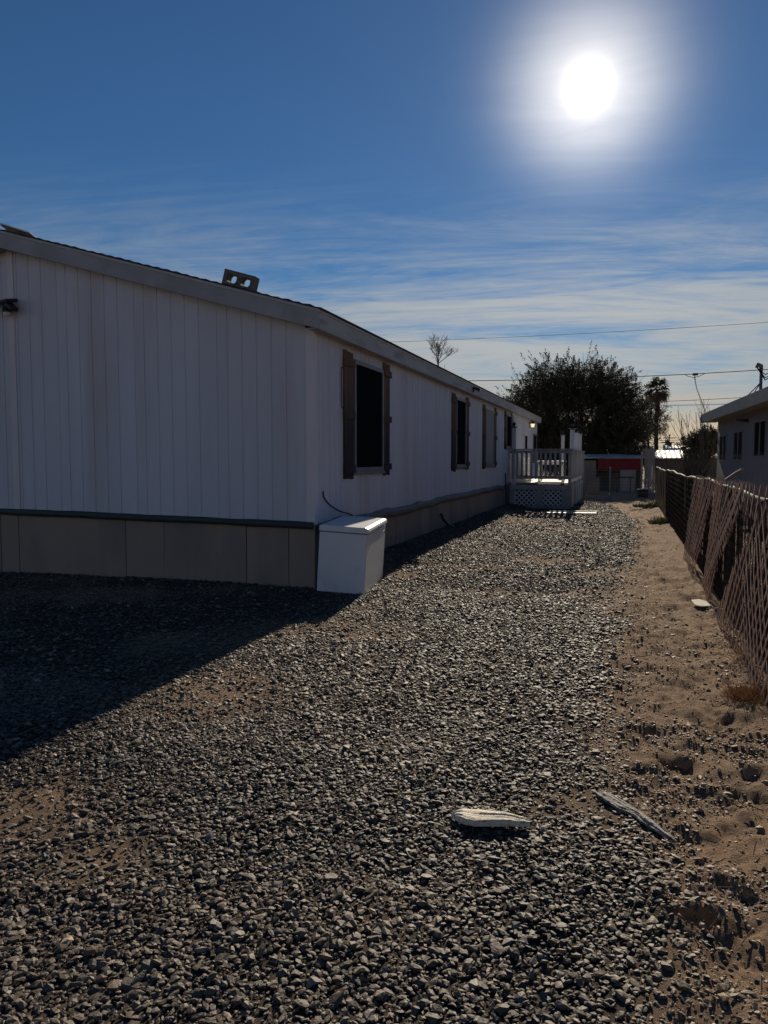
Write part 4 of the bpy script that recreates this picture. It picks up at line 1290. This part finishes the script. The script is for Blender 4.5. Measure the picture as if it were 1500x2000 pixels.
def feathery_tree(name, base, lobes, nspray, label, cat, specs, seed, per=46, leaf=(.10, .20), group=None, green=(.046, .050, .032), reach=1.0, wd=(.026, .058)):
    global RNG
    rng = np.random.default_rng(seed); RNG = rng
    rs = random.Random(seed)
    t = thing(name, base, label, cat, group)
    limbs(t, MT['bark'], base, specs, rs)
    L_ = np.array(lobes)                  # cx cy cz rx ry rz
    vol = L_[:, 3] * L_[:, 4] * L_[:, 5]
    pick = rng.choice(len(L_), nspray, p=vol / vol.sum())
    dirs = rng.normal(0, 1, (nspray, 3)); dirs /= np.linalg.norm(dirs, axis=1, keepdims=True)
    rad = rng.uniform(.25, 1, nspray) ** .45
    S = L_[pick, :3] + dirs * rad[:, None] * L_[pick, 3:]
    out = dirs * (1 / L_[pick, 3:]); out /= np.linalg.norm(out, axis=1, keepdims=True)
    up = np.where(out[:, 2:] > -.1, .55, -.25)
    sd = out + np.concatenate([rng.normal(0, .35, (nspray, 2)), up + rng.normal(0, .25, (nspray, 1))], 1)
    sd /= np.linalg.norm(sd, axis=1, keepdims=True)
    sl = rng.uniform(.45, 1.35, nspray) * np.where((out[:, 2] > .35) & (rng.uniform(0, 1, nspray) < .35), 1.5, 1.0) * reach
    k = np.tile(np.linspace(0, 1, per), (nspray, 1)) + rng.normal(0, .015, (nspray, per))
    droop = -.35 * (k ** 2)[:, :, None] * np.array([0, 0, 1.0]) * sl[:, None, None] * rng.uniform(-.1, 1.2, (nspray, 1, 1))
    C = S[:, None, :] + sd[:, None, :] * (k * sl[:, None])[:, :, None] + droop
    spread = (.125 * (1.1 - k))[:, :, None]
    C = C + rng.normal(0, 1, (nspray, per, 3)) * spread
    D = sd[:, None, :] * .6 + rng.normal(0, .7, (nspray, per, 3))
    C = C.reshape(-1, 3); D = D.reshape(-1, 3)
    keep = C[:, 2] > .35
    C, D = C[keep], D[keep]
    n = len(C)
    tn = np.array(green) * rng.uniform(.55, 1.45, (n, 1)) * np.array([1, 1, 1]) + np.array([.02, .008, 0]) * rng.uniform(0, 1, (n, 1))
    me = leaf_mesh('crown', C - np.array(base), D, rng.uniform(*leaf, n), rng.uniform(*wd, n), tn)
    link('crown', me, MT['leaf'], t, base)
    return t

MES = (-2.6, 46.2, 0)
feathery_tree('mesquite_tree', MES,
    [(-2.8, 46, 3.9, 3.2, 2.8, 2.2), (-4.8, 45.6, 4.3, 2.0, 2.2, 1.7), (-4.3, 46, 5.9, 1.4, 1.6, 1.0), (-2.5, 46.3, 6.0, 1.7, 1.7, 1.0), (-1.2, 46, 5.6, 1.2, 1.6, 1.1),
     (-.4, 45.7, 4.1, 1.3, 1.7, 1.5), (-6.1, 46, 4.1, .8, 1.3, .7), (-2.8, 45, 2.3, 3.2, 2.0, 1.2), (-.6, 45.4, 2.6, 1.6, 1.8, .9), (-4.7, 45.5, 2.4, 1.9, 1.6, 1.2), (.35, 45.8, 3.4, .8, 1.2, .9), (.3, 45.9, 4.4, .6, 1.0, .7)],
    4300, 'big dark feathery mesquite tree behind the porch', 'tree',
    [((-.5, .1, 1), 6.0, .24, .12), ((.3, -.1, 1), 5.6, .22, .12), ((-.15, .2, 1), 6.2, .26, .1), ((1, .1, .75), 4.0, .16, .12), ((-1, -.1, .7), 4.6, .17, .12)], 21, per=84, leaf=(.05, .11), reach=.95)
feathery_tree('mesquite_tree', (1.75, 70.0, 0),
    [(1.7, 70, 5.4, .95, 1.3, 1.3), (2.2, 69.8, 4.7, 1.0, 1.3, .7), (1.2, 70.2, 4.4, .9, 1.2, .6)],
    420, 'slim mesquite tree at the right edge of the big dark one', 'tree', [((.1, 0, 1), 6.2, .14, .06), ((-.3, .1, 1), 5.2, .10, .08)], 33, per=60, leaf=(.07, .15), reach=.9, wd=(.022, .05))
feathery_tree('round_bush', (.75, 43.0, 0), [(.75, 43, 1.85, .6, .6, .35), (.35, 43.2, 1.7, .5, .5, .3)], 170, 'small round grey-green bush above the red shed panel', 'bush', [((0, 0, 1), 1.6, .06, .1)], 35, per=50, leaf=(.04, .08), reach=.4, green=(.07, .075, .05))
feathery_tree('dark_shrub', (2.8, 32.4, 0), [(2.75, 32.4, 2.15, .50, .5, .30), (3.1, 32.5, 2.3, .45, .5, .30), (2.4, 32.4, 2.0, .35, .4, .22)], 260, 'dense dark green shrub behind the neighbouring house corner', 'bush', [((.1, 0, 1), 1.9, .06, .15), ((-.3, 0, 1), 1.7, .05, .15)], 37, per=50, leaf=(.05, .10), reach=.36)
RNG = np.random.default_rng(99)

def palm():
    b = Vector((2.12, 62.0, 0)); rs = random.Random(5)
    t = thing('fan_palm', b, 'tall fan palm with shaggy head standing right of the mesquite', 'palm')
    H = 6.9
    pts = [b + Vector((.05 * math.sin(k * .7), 0, H * k / 12)) for k in range(13)]
    MB().tube(pts, [.24 - .08 * min(1, k / 4) for k in range(13)], 9).build('trunk', MT['bark'], t)
    top = b + Vector((0, 0, H))
    V, F, T = [], [], []
    fr = MB()
    for i in range(46):
        el = R(rs.uniform(-62, 80)); az = rs.uniform(0, 2 * math.pi); pl = rs.uniform(.45, .75)
        dead = el < R(-25)
        d = Vector((math.cos(az) * math.cos(el), math.sin(az) * math.cos(el), math.sin(el)))
        hub = top + d * pl + Vector((0, 0, -.08 * pl))
        side = d.cross(Vector((0, 0, 1))).normalized() if abs(d.z) < .98 else Vector((1, 0, 0)); up = side.cross(d)
        n = 15
        for k in range(n):
            a = R(-105 + 210 * k / (n - 1)); L_ = rs.uniform(.42, .62) * (1 if abs(a) < 1.2 else .8)
            e = (d * math.cos(a) + side * math.sin(a)); tip = hub + e * L_ + up * (-.10 * abs(math.sin(a))) + Vector((0, 0, -.16 if not dead else -.3))
            mid = hub + e * L_ * .6; q = e.cross(up).normalized() * .035
            o = len(V); V += [hub, mid + q, tip, mid - q]; F.append((o, o + 1, o + 2, o + 3)); T += [(.10, .075, .045) if dead else (.045, .055, .028)] * 4
        fr.tube([top + d * .1, hub], .018, 4)
    me = mesh_np('crown', np.array([tuple(p_ - b) for p_ in V]), np.array(F))
    at = me.attributes.new('tint', 'FLOAT_COLOR', 'POINT'); at.data.foreach_set('color', np.concatenate([np.array(T), np.ones((len(T), 1))], 1).astype(np.float32).ravel())
    link('crown', me, MT['leaf'], t, b)
    fr.build('leaf_stalks', MT['bark'], t)
palm()

def bare_tree(name, base, height, spread, label, cat, seed, r0, levels=5, trunk_part=.45, mat=None, kids=3, upw=.25, stem=0.0, rmin=.011):
    rs = random.Random(seed); m = MB(); b = Vector(base)
    t = thing(name, base, label, cat)
    tips = []
    def grow(p, d, ln, r, lv):
        pts = [p.copy()]; rr = [r]; q = p.copy(); dd = d.copy()
        n = 4
        for i in range(n):
            dd = (dd + Vector((rs.gauss(0, .09), rs.gauss(0, .09), rs.gauss(.03, .05)))).normalized()
            q = q + dd * ln / n; pts.append(q.copy()); rr.append(r * (1 - .38 * (i + 1) / n))
        m.tube(pts, rr, 5 if lv > 1 else 3, caps=False)
        if lv == 0: tips.append(q); return
        for k in range(kids if lv < levels else kids + 1):
            s = rs.uniform(.45, 1.0); j = min(int(s * n), n)
            e = (dd + Vector((rs.gauss(0, spread), rs.gauss(0, spread), rs.gauss(upw, .25)))).normalized()
            grow(pts[j], e, ln * rs.uniform(.55, .8), max(rr[j] * .62, rmin), lv - 1)
    if stem:
        tp = [b + Vector((.05 * math.sin(k * 1.1), .04 * math.sin(k * .8), stem * k / 8)) for k in range(9)]
        m.tube(tp, [r0 * (1 - .045 * k) for k in range(9)], 6)
        for k in range(7):
            e = Vector((rs.gauss(0, spread), rs.gauss(0, spread), 1)).normalized()
            grow(tp[-1] - Vector((0, 0, .25 * (k % 3))), e, (height - stem) * rs.uniform(.40, .52), .022, levels)
    else:
        grow(b, Vector((0, 0, 1)), height * trunk_part, r0, levels)
    # scale to the wanted height
    zmax = max(p_.z for p_ in m.v) - b.z; k = height / zmax
    m.v = [b + (p_ - b) * k for p_ in m.v]
    m.build('branches', mat or MT['bare_twig'], t)
    return t
bare_tree('bare_tree', (-10.6, 44, 0), 9.1, .52, 'leafless slender tree rising above the house roof', 'tree', 3, .06, 3, .62, kids=3, stem=7.2, rmin=.007)
bare_tree('bare_tree', (-8.6, 44.5, 0), 6.9, .50, 'low leafless twiggy tree at the roof edge beside the mesquite', 'tree', 12, .12, 5, .40, kids=4)
bare_tree('bare_tree', (-11.6, 46, 0), 7.9, .5, 'faint leafless tree just left of the slender bare one', 'tree', 19, .10, 4, .45)
def bare_shrub(base, n, h, label, seed, sp):
    rs = random.Random(seed); b = Vector(base); m = MB()
    t = thing('bare_shrub', base, label, 'shrub')
    for i in range(n):
        d = Vector((rs.gauss(0, sp), rs.gauss(0, sp), 1)).normalized(); p = b + Vector((rs.uniform(-.35, .35), rs.uniform(-.5, .5), -.05)); ln = h * rs.uniform(.6, 1.0)
        pts = [p.copy()]; dd = d.copy()
        for k in range(8):
            dd = (dd + Vector((rs.gauss(0, .07), rs.gauss(0, .07), .05))).normalized(); p = p + dd * ln / 8; pts.append(p.copy())
        m.tube(pts, [.014 - .0011 * k for k in range(9)], 4, caps=False)
        for k in range(2, 8):
            for _ in range(2):
                e = (dd + Vector((rs.gauss(0, .5), rs.gauss(0, .5), rs.gauss(.2, .3)))).normalized(); q = pts[k]
                l2 = rs.uniform(.2, .55)
                m.tube([q, q + e * l2 * .5 + Vector((0, 0, .02)), q + e * l2 + Vector((0, 0, .07))], [.007, .006, .004], 3, caps=False)
    m.build('stems', MT['bare_twig'], t)
bare_shrub((2.25, 26.6, 0), 24, 3.7, 'tall bare twiggy shrub in front of the neighbouring house corner', 8, .14)
bare_shrub((1.75, 24.0, 0), 12, 1.9, 'short bare twiggy shrub behind the fence before the neighbouring wall', 9, .2)

def weeds(x, y, r, n, label, cat, tint, h, seed, wd=.012):
    rng = np.random.default_rng(seed)
    a = rng.uniform(0, 2 * np.pi, n); rr = r * np.sqrt(rng.uniform(0, 1, n))
    X, Y = x + np.cos(a) * rr, y + np.sin(a) * rr * 1.2
    Z = ground_z(X, Y)
    D = np.stack([rng.normal(0, .7, n), rng.normal(0, .7, n), rng.uniform(.25, 1, n)], 1)
    ln = h * rng.uniform(.4, 1, n)
    Dn = D / np.linalg.norm(D, axis=1, keepdims=True)
    C = np.stack([X, Y, Z], 1) + Dn * (ln * .5)[:, None]
    base = np.array([x, y, gz(x, y)])
    tn = np.array(tint) * rng.uniform(.6, 1.4, (n, 1))
    me = leaf_mesh('weed', C - base, D, ln, np.full(n, wd) * rng.uniform(.6, 1.3, n), tn)
    o = link('weed', me, MT['leaf'], None, base)
    tag(o, label, cat)
weeds(.68, 27.4, .42, 420, 'low green weed patch on the dirt at the far fence end', 'weed', (.07, .10, .035), .26, 1, .035)
weeds(.86, 20.5, .28, 200, 'small green weed at the foot of the fence, midway along', 'weed', (.07, .085, .04), .30, 2, .03)
weeds(.85, 5.62, .17, 1500, 'reddish-brown dead weed clump beside the lattice at the right', 'weed', (.20, .095, .045), .13, 3, .0035)
weeds(.95, 6.6, .12, 160, 'thin dry grass tuft at the lattice foot', 'grass tuft', (.24, .18, .11), .16, 4, .004)

# ------------------------------------------------------------------ neighbour's house
def neighbour():
    x0, x1, y0, y1 = 2.62, 11.0, 9.5, 25.4
    t = thing('neighbour_house', (x0, y0, 0), 'grey stucco neighbouring house beyond the fence with three slim windows', 'house')
    MB().box((x0, y0, -.1), (x1, y1, 2.95)).build('wall', MT['stucco'], t)
    ex = 2.20
    EZ = 2.93
    sl = .26
    def rz(x): return EZ + .03 + sl * (x - ex) if x < 6.8 else EZ + .03 + sl * (6.8 - ex) - sl * (x - 6.8)
    for a, b in ((ex, 6.8), (6.8, 11.4)):
        MB().hexa([(a, y0 - .4, rz(a) - .03), (b, y0 - .4, rz(b) - .03), (b, y1 + .45, rz(b) - .03), (a, y1 + .45, rz(a) - .03),
                   (a, y0 - .4, rz(a) + .04), (b, y0 - .4, rz(b) + .04), (b, y1 + .45, rz(b) + .04), (a, y1 + .45, rz(a) + .04)]).build('roof', MT['shingle'], t)
    MB().box((ex - .022, y0 - .4, EZ - .21), (ex - .001, y1 + .45, EZ + .045)).build('fascia_board', MT['neighbour_fascia'], t)
    MB().hexa([(ex, y1 + .43, EZ - .21), (6.8, y1 + .43, rz(6.8) - .24), (6.8, y1 + .455, rz(6.8) - .24), (ex, y1 + .455, EZ - .21),
               (ex, y1 + .43, EZ - .004), (6.8, y1 + .43, rz(6.8) - .034), (6.8, y1 + .455, rz(6.8) - .034), (ex, y1 + .455, EZ - .004)]).build('fascia_board', MT['neighbour_fascia'], t)
    MB().box((ex, y0 - .4, EZ - .19), (x0 - .001, y1 + .42, EZ - .17)).build('soffit', MT['neighbour_fascia'], t)
    MB().prism([(x0, y1 - .012, 2.951), (x1, y1 - .012, 2.951), (6.8, y1 - .012, rz(6.8) - .04)], (0, .01, 0)).build('gable', MT['stucco'], t)
    for (a, b, z0, z1) in ((18.5, 19.8, 1.64, 2.50), (21.2, 22.5, 1.56, 2.36), (23.7, 24.9, 1.55, 2.32)):
        f = .05; xx = x0 - .02
        w = MB().box((xx, a, z0), (x0 + .01, a + f, z1)).box((xx, b - f, z0), (x0 + .01, b, z1)).box((xx, a + f, z1 - f), (x0 + .01, b - f, z1)).box((xx, a + f, z0), (x0 + .01, b - f, z0 + f)).box((xx + .002, (a + b) / 2 - .035, z0 + f), (x0 + .01, (a + b) / 2 + .035, z1 - f)).build('window', MT['neighbour_fascia'], t)
        for p0, p1 in ((a + f, (a + b) / 2 - .036), ((a + b) / 2 + .036, b - f)):
            MB().box((x0 - .008, p0, z0 + f), (x0 - .002, p1, z1 - f)).build('pane', MT['glass_dark'], w)
    # eave lamp
    MB().tube([(x0, 20.6, 2.55), (x0 - .06, 20.6, 2.55), (x0 - .26, 20.65, 2.57)], [.05, .045, .02], 7).build('wall_lamp', MT['black'], t)
    p = MB().tube([(3.2, 17.9, rz(3.2) - .05), (3.2, 17.9, rz(3.2) + .30)], .06, 9).build('vent_pipe', MT['black'], t)
    t.rotation_euler.z = R(2.2); t.location = (3.23, 9.51, 0)
    return rz
nrz = neighbour()
def mast():
    x, y = 2.95, 19.9
    z = nrz(x - .21)
    t = thing('service_mast', (x, y, z), 'metal electrical service mast with weatherhead on the neighbouring roof', 'mast')
    MB().tube([(x, y, z - .1), (x, y, z + .62)], .035, 9).build('pipe', MT['galv'], t, smooth=True)
    MB().tube([(x, y, z + .60), (x - .01, y, z + .68), (x - .07, y, z + .72), (x - .10, y, z + .64)], [.045, .055, .055, .04], 9).build('weatherhead', MT['galv'], t, smooth=True)
    MB().tube([(x, y, z + .3), (x - .28, y + .15, z - .02)], .012, 6).build('brace', MT['galv'], t)
    MB().tube([(x, y, z + .3), (x - .2, y - .3, z - .0)], .012, 6).build('brace', MT['galv'], t)
    for k, (dy, dz) in enumerate(((.5, .2), (.35, .05), (.6, -.05))):
        MB().tube([(x - .09, y, z + .64), (x + .05, y - .25, z + .35 + dz * .5), (x + .16, y - dy * 1.2, z + .42 + dz * .4), (x + .25, y - dy * 1.6, z + .2 + dz)], .012, 5).build('service_wire', MT['cable'], t, smooth=True)
mast()

# ------------------------------------------------------------------ far end of the yard
def wire_fence():
    y = 33.6
    t = thing('wire_fence', (-.6, y, 0), 'low wire fence of horizontal strands across the far end', 'fence')
    for k in range(8):
        z = .22 + k * .135
        MB().tube([(x, y + .02 * math.sin(x * 3), z - .02 * math.sin((x + 1.7) * 1.3) + random.uniform(-.006, .006)) for x in np.linspace(-1.72, .95, 9)], .0075, 5).build('wire', MT['galv'], t, smooth=True)
    MB().tube([(-.66, y - .05, -.1), (-.655, y - .05, 1.30)], .028, 8).build('post', MT['galv'], t, smooth=True)
    MB().tube([(.9, y, -.1), (.9, y, 1.28)], .03, 8).build('post', MT['galv'], t, smooth=True)
    MB().tube([(-1.70, y, -.1), (-1.70, y, 1.25)], .03, 8).build('post', MT['galv'], t, smooth=True)
wire_fence()
h = MB().tube([(-.62, 32.3, gz(-.62, 32.3) + .25), (-.6, 32.0, gz(-.6, 32) + .05), (-.5, 31.6, gz(-.5, 31.6) + .02), (-.42, 31.3, gz(-.42, 31.3) + .02)], .02, 6).build('loose_hose', MT['plastic_black'], None, smooth=True)
tag(h, 'short dark hose curling on the dirt at the wire fence post', 'hose')

def tub():
    x, y = .72, 34.6; z = gz(x, y)
    t = thing('storage_tub', (x, y, z), 'black plastic tub with a white lid at the far end of the fence', 'tub')
    MB().prism([(x - .25, y - .2, z), (x + .25, y - .2, z), (x + .25, y + .2, z), (x - .25, y + .2, z)], (0, 0, .36)).build('bin', MT['plastic_black'], t, bevel=.03)
    M = Matrix.Translation((x, y, z + .375)) @ Matrix.Rotation(R(-6), 4, 'Y')
    MB().box((-.30, -.24, 0), (.30, .24, .03), M).build('lid', MT['plastic_white'], t, bevel=.01)
tub()

def board_gate():
    x0, x1, y = .80, 1.25, 38.0
    t = thing('board_gate', ((x0 + x1) / 2, y, 0), 'tall narrow gate of weathered grey boards beside the red shed', 'gate')
    me = unit_bar('gate_board', MT['grey_board'])
    n = 4; w = (x1 - x0) / n
    for k in range(n):
        bar_between('board', me, t, (x0 + w * (k + .5), y, .05), (x0 + w * (k + .5), y, 2.12 + random.uniform(-.05, .05)), w - .008, .022, (0, 1, 0))
    bar_between('crossbar', me, t, (x0 - .02, y - .026, 1.75), (x1 + .02, y - .026, 1.75), .09, .025, (0, 1, 0))
    bar_between('crossbar', me, t, (x0 - .02, y - .026, .5), (x1 + .02, y - .026, .5), .09, .025, (0, 1, 0))
    MB().tube([(x0 - .12, y, -.1), (x0 - .12, y, 2.0)], .045, 8).build('post', MT['galv'], t)
board_gate()

def red_shed():
    x0, x1, y0 = -2.6, .78, 41.0
    t = thing('low_shed', ((x0 + x1) / 2, y0, 0), 'low dark shed with a long red panel across its front', 'shed')
    MB().box((-1.40, y0 - .03, 1.10), (x1, y0 - .002, 1.66)).build('red_panel', MT['red'], t)
    MB().box((x0, y0, 0), (-1.5, y0 + 2, 1.55)).build('wall', MT['shed_wall'], t)
    MB().box((-.30, y0 + .02, 0), (.45, y0 + .05, 1.09)).build('door', MT['grey_board'], t)
    MB().box((-1.49, y0 + 1.0, 0), (x1, y0 + 1.05, 1.8)).build('back_wall', MT['shed_wall'], t)
    MB().box((.70, y0 + .03, 0), (.78, y0 + .9, 1.6)).build('post', MT['grey_board'], t)
    MB().hexa([(x0 - .1, y0 - .1, 1.67), (x1 + .1, y0 - .1, 1.67), (x1 + .1, y0 + 2.2, 1.86), (x0 - .1, y0 + 2.2, 1.86), (x0 - .1, y0 - .1, 1.70), (x1 + .1, y0 - .1, 1.70), (x1 + .1, y0 + 2.2, 1.90), (x0 - .1, y0 + 2.2, 1.90)]).build('roof', MT['metal_roof'], t)
red_shed()
def bench():
    t = thing('sawhorse', (-.1, 38.5, 0), 'dark sawhorse in the shade before the red shed', 'sawhorse')
    MB().box((-.55, 38.45, .72), (.35, 38.55, .80)).build('beam', MT['black'], t)
    for x in (-.4, .2):
        for s_ in (-1, 1):
            MB().tube([(x, 38.5, .72), (x, 38.5 + s_ * .25, 0)], .03, 5).build('leg', MT['black'], t)
bench()
def appliance():
    t = thing('white_crate', (-1.55, 37.0, 0), 'pale grey crate behind the wire fence near the porch', 'crate')
    MB().box((-1.72, 36.8, 0), (-1.18, 37.3, .72)).build('body', MT['shed_wall'], t, bevel=.02)
    MB().box((-1.74, 36.78, .7205), (-1.16, 37.32, .76)).build('lid', MT['frame_grey'], t, bevel=.01)
appliance()

def metal_shed(x0, x1, y0, dep, ze, zr, label, rib=.12, axis='x'):
    t = thing('metal_roof_shed', ((x0 + x1) / 2, y0, 0), label, 'shed')
    MB().box((x0 + .1, y0 + .1, -.1), (x1 - .1, y0 + dep, ze)).build('wall', MT['brown_wall'], t)
    b = MB()
    n = max(6, int((x1 - x0) / rib)); n += n % 2
    prof = []
    for k in range(n + 1):
        prof.append((x0 + (x1 - x0) * k / n, .022 if k % 2 else 0))
    vs, fs = [], []
    for x, h in prof:
        vs += [(x, y0 - .15, ze + .02 + h), (x, y0 + dep + .1, zr + h), (x, y0 - .15, ze + .005), (x, y0 + dep + .1, zr - .015)]
    for k in range(n):
        a = k * 4; c = a + 4
        fs += [(a, c, c + 1, a + 1), (a + 2, a + 3, c + 3, c + 2), (a, a + 2, c + 2, c), (a + 1, c + 1, c + 3, a + 3)]
    fs += [(0, 1, 3, 2), (n * 4, n * 4 + 2, n * 4 + 3, n * 4 + 1)]
    b.add(vs, fs).build('roof', MT['metal_roof'], t)
metal_shed(1.30, 3.0, 42, 3.0, 1.66, 2.10, 'low shed with pale ribbed roof left of the brown one')
metal_shed(2.45, 6.2, 47.0, 3.5, 1.72, 2.30, 'brown-walled shed with bright metal roof behind the neighbouring house corner')
metal_shed(2.9, 4.6, 62.0, 4, 2.2, 2.75, 'grey distant shed roof showing above the bright metal ones')

def far_pole(x, y, h, label, r=.13):
    t = thing('utility_pole', (x, y, 0), label, 'pole')
    MB().tube([(x, y, -.2), (x, y, h)], [r, r * .75], 7).build('shaft', MT['bark'], t)
    MB().box((x - .9, y - .06, h - .55), (x + .9, y + .06, h - .42)).build('crossarm', MT['bark'], t)
    MB().lathe((x - .35, y, h - 1.6), [(.22, 0), (.25, .1), (.25, .7), (.2, .8)], 8).build('transformer', MT['galv'], t)
far_pole(5.62, 120, 4.6, 'left one of two distant utility poles right of the palm')
far_pole(6.15, 126, 5.4, 'right, slightly taller one of two distant utility poles')
def chimney_like():
    o = MB().tube([(3.28, 66, 0), (3.28, 66, 2.95)], .16, 7).box((3.08, 65.9, 2.4), (3.26, 66.1, 2.6)).build('flue_pipe', MT['black'], None)
    tag(o, 'short dark flue pipe above the distant shed roof by the palm trunk', 'pipe')
chimney_like()

# overhead wires
def wire(pts, r, label, sag=0.0):
    P = []
    for (a, b) in zip(pts, pts[1:]):
        a, b = Vector(a), Vector(b)
        for k in range(12):
            s = k / 12; P.append(a.lerp(b, s) - Vector((0, 0, sag * 4 * s * (1 - s))))
    P.append(Vector(pts[-1]))
    o = MB().tube(P, r, 5).build('overhead_wire', MT['cable'], None, smooth=True)
    tag(o, label, 'wire', 'overhead wires')
wire([(-45, 52, 10.9), (-15.6, 52, 9.80), (8.0, 52, 9.90), (45, 52, 11.2)], .012, 'highest overhead wire crossing the sky above the bare tree', .10)
wire([(-30, 38, 5.9), (-7.2, 38, 5.50), (2.9, 38, 5.50), (30, 38, 6.5)], .017, 'overhead wire running in front of the mesquite with a hanging drop', .05)
wire([(-25, 75, 8.0), (3.27, 75, 6.90), (9.25, 75, 7.08), (40, 75, 8.4)], .022, 'upper of the two low wires right of the palm', .02)
wire([(-25, 74, 7.4), (3.72, 74, 6.47), (8.43, 74, 6.48), (40, 74, 7.6)], .022, 'lower of the two low wires right of the palm', .02)
for k, z in enumerate((3.4, 4.0, 4.35)):
    wire([(-6, 118, z + .3), (5.7, 118, z), (30, 118, z + .8)], .03, ('bottom', 'middle', 'top')[k] + ' of the faint wires strung between the distant utility poles', .05)
def splice():
    t = thing('splice_box', (2.9, 37.98, 5.40), 'small dark splice box clamped on the overhead wire right of the palm', 'splice box')
    MB().box((2.78, 37.93, 5.43), (3.02, 38.03, 5.53)).build('box', MT['black'], t, bevel=.01)
    MB().tube([(2.45, 38, 5.495), (2.6, 37.97, 5.40), (2.85, 37.97, 5.33), (3.1, 37.97, 5.40), (3.3, 38, 5.50)], .013, 5).build('jumper', MT['cable'], t, smooth=True)
splice()
cable('drop_cable', [(2.88, 37.97, 5.42), (2.84, 37.2, 5.15), (2.78, 35.5, 4.65), (2.72, 33.0, 4.05), (2.62, 29.5, 3.3), (2.45, 25.9, 2.95)], .022, 'dangling drop cable from the overhead wire to the neighbouring roof', n=5)

# tidy: every mesh object without a label at top level is a fault
for o in scene.objects:
    if o.parent is None and o.type in ('MESH', 'EMPTY') and 'label' not in o:
        print('NO LABEL', o.name)
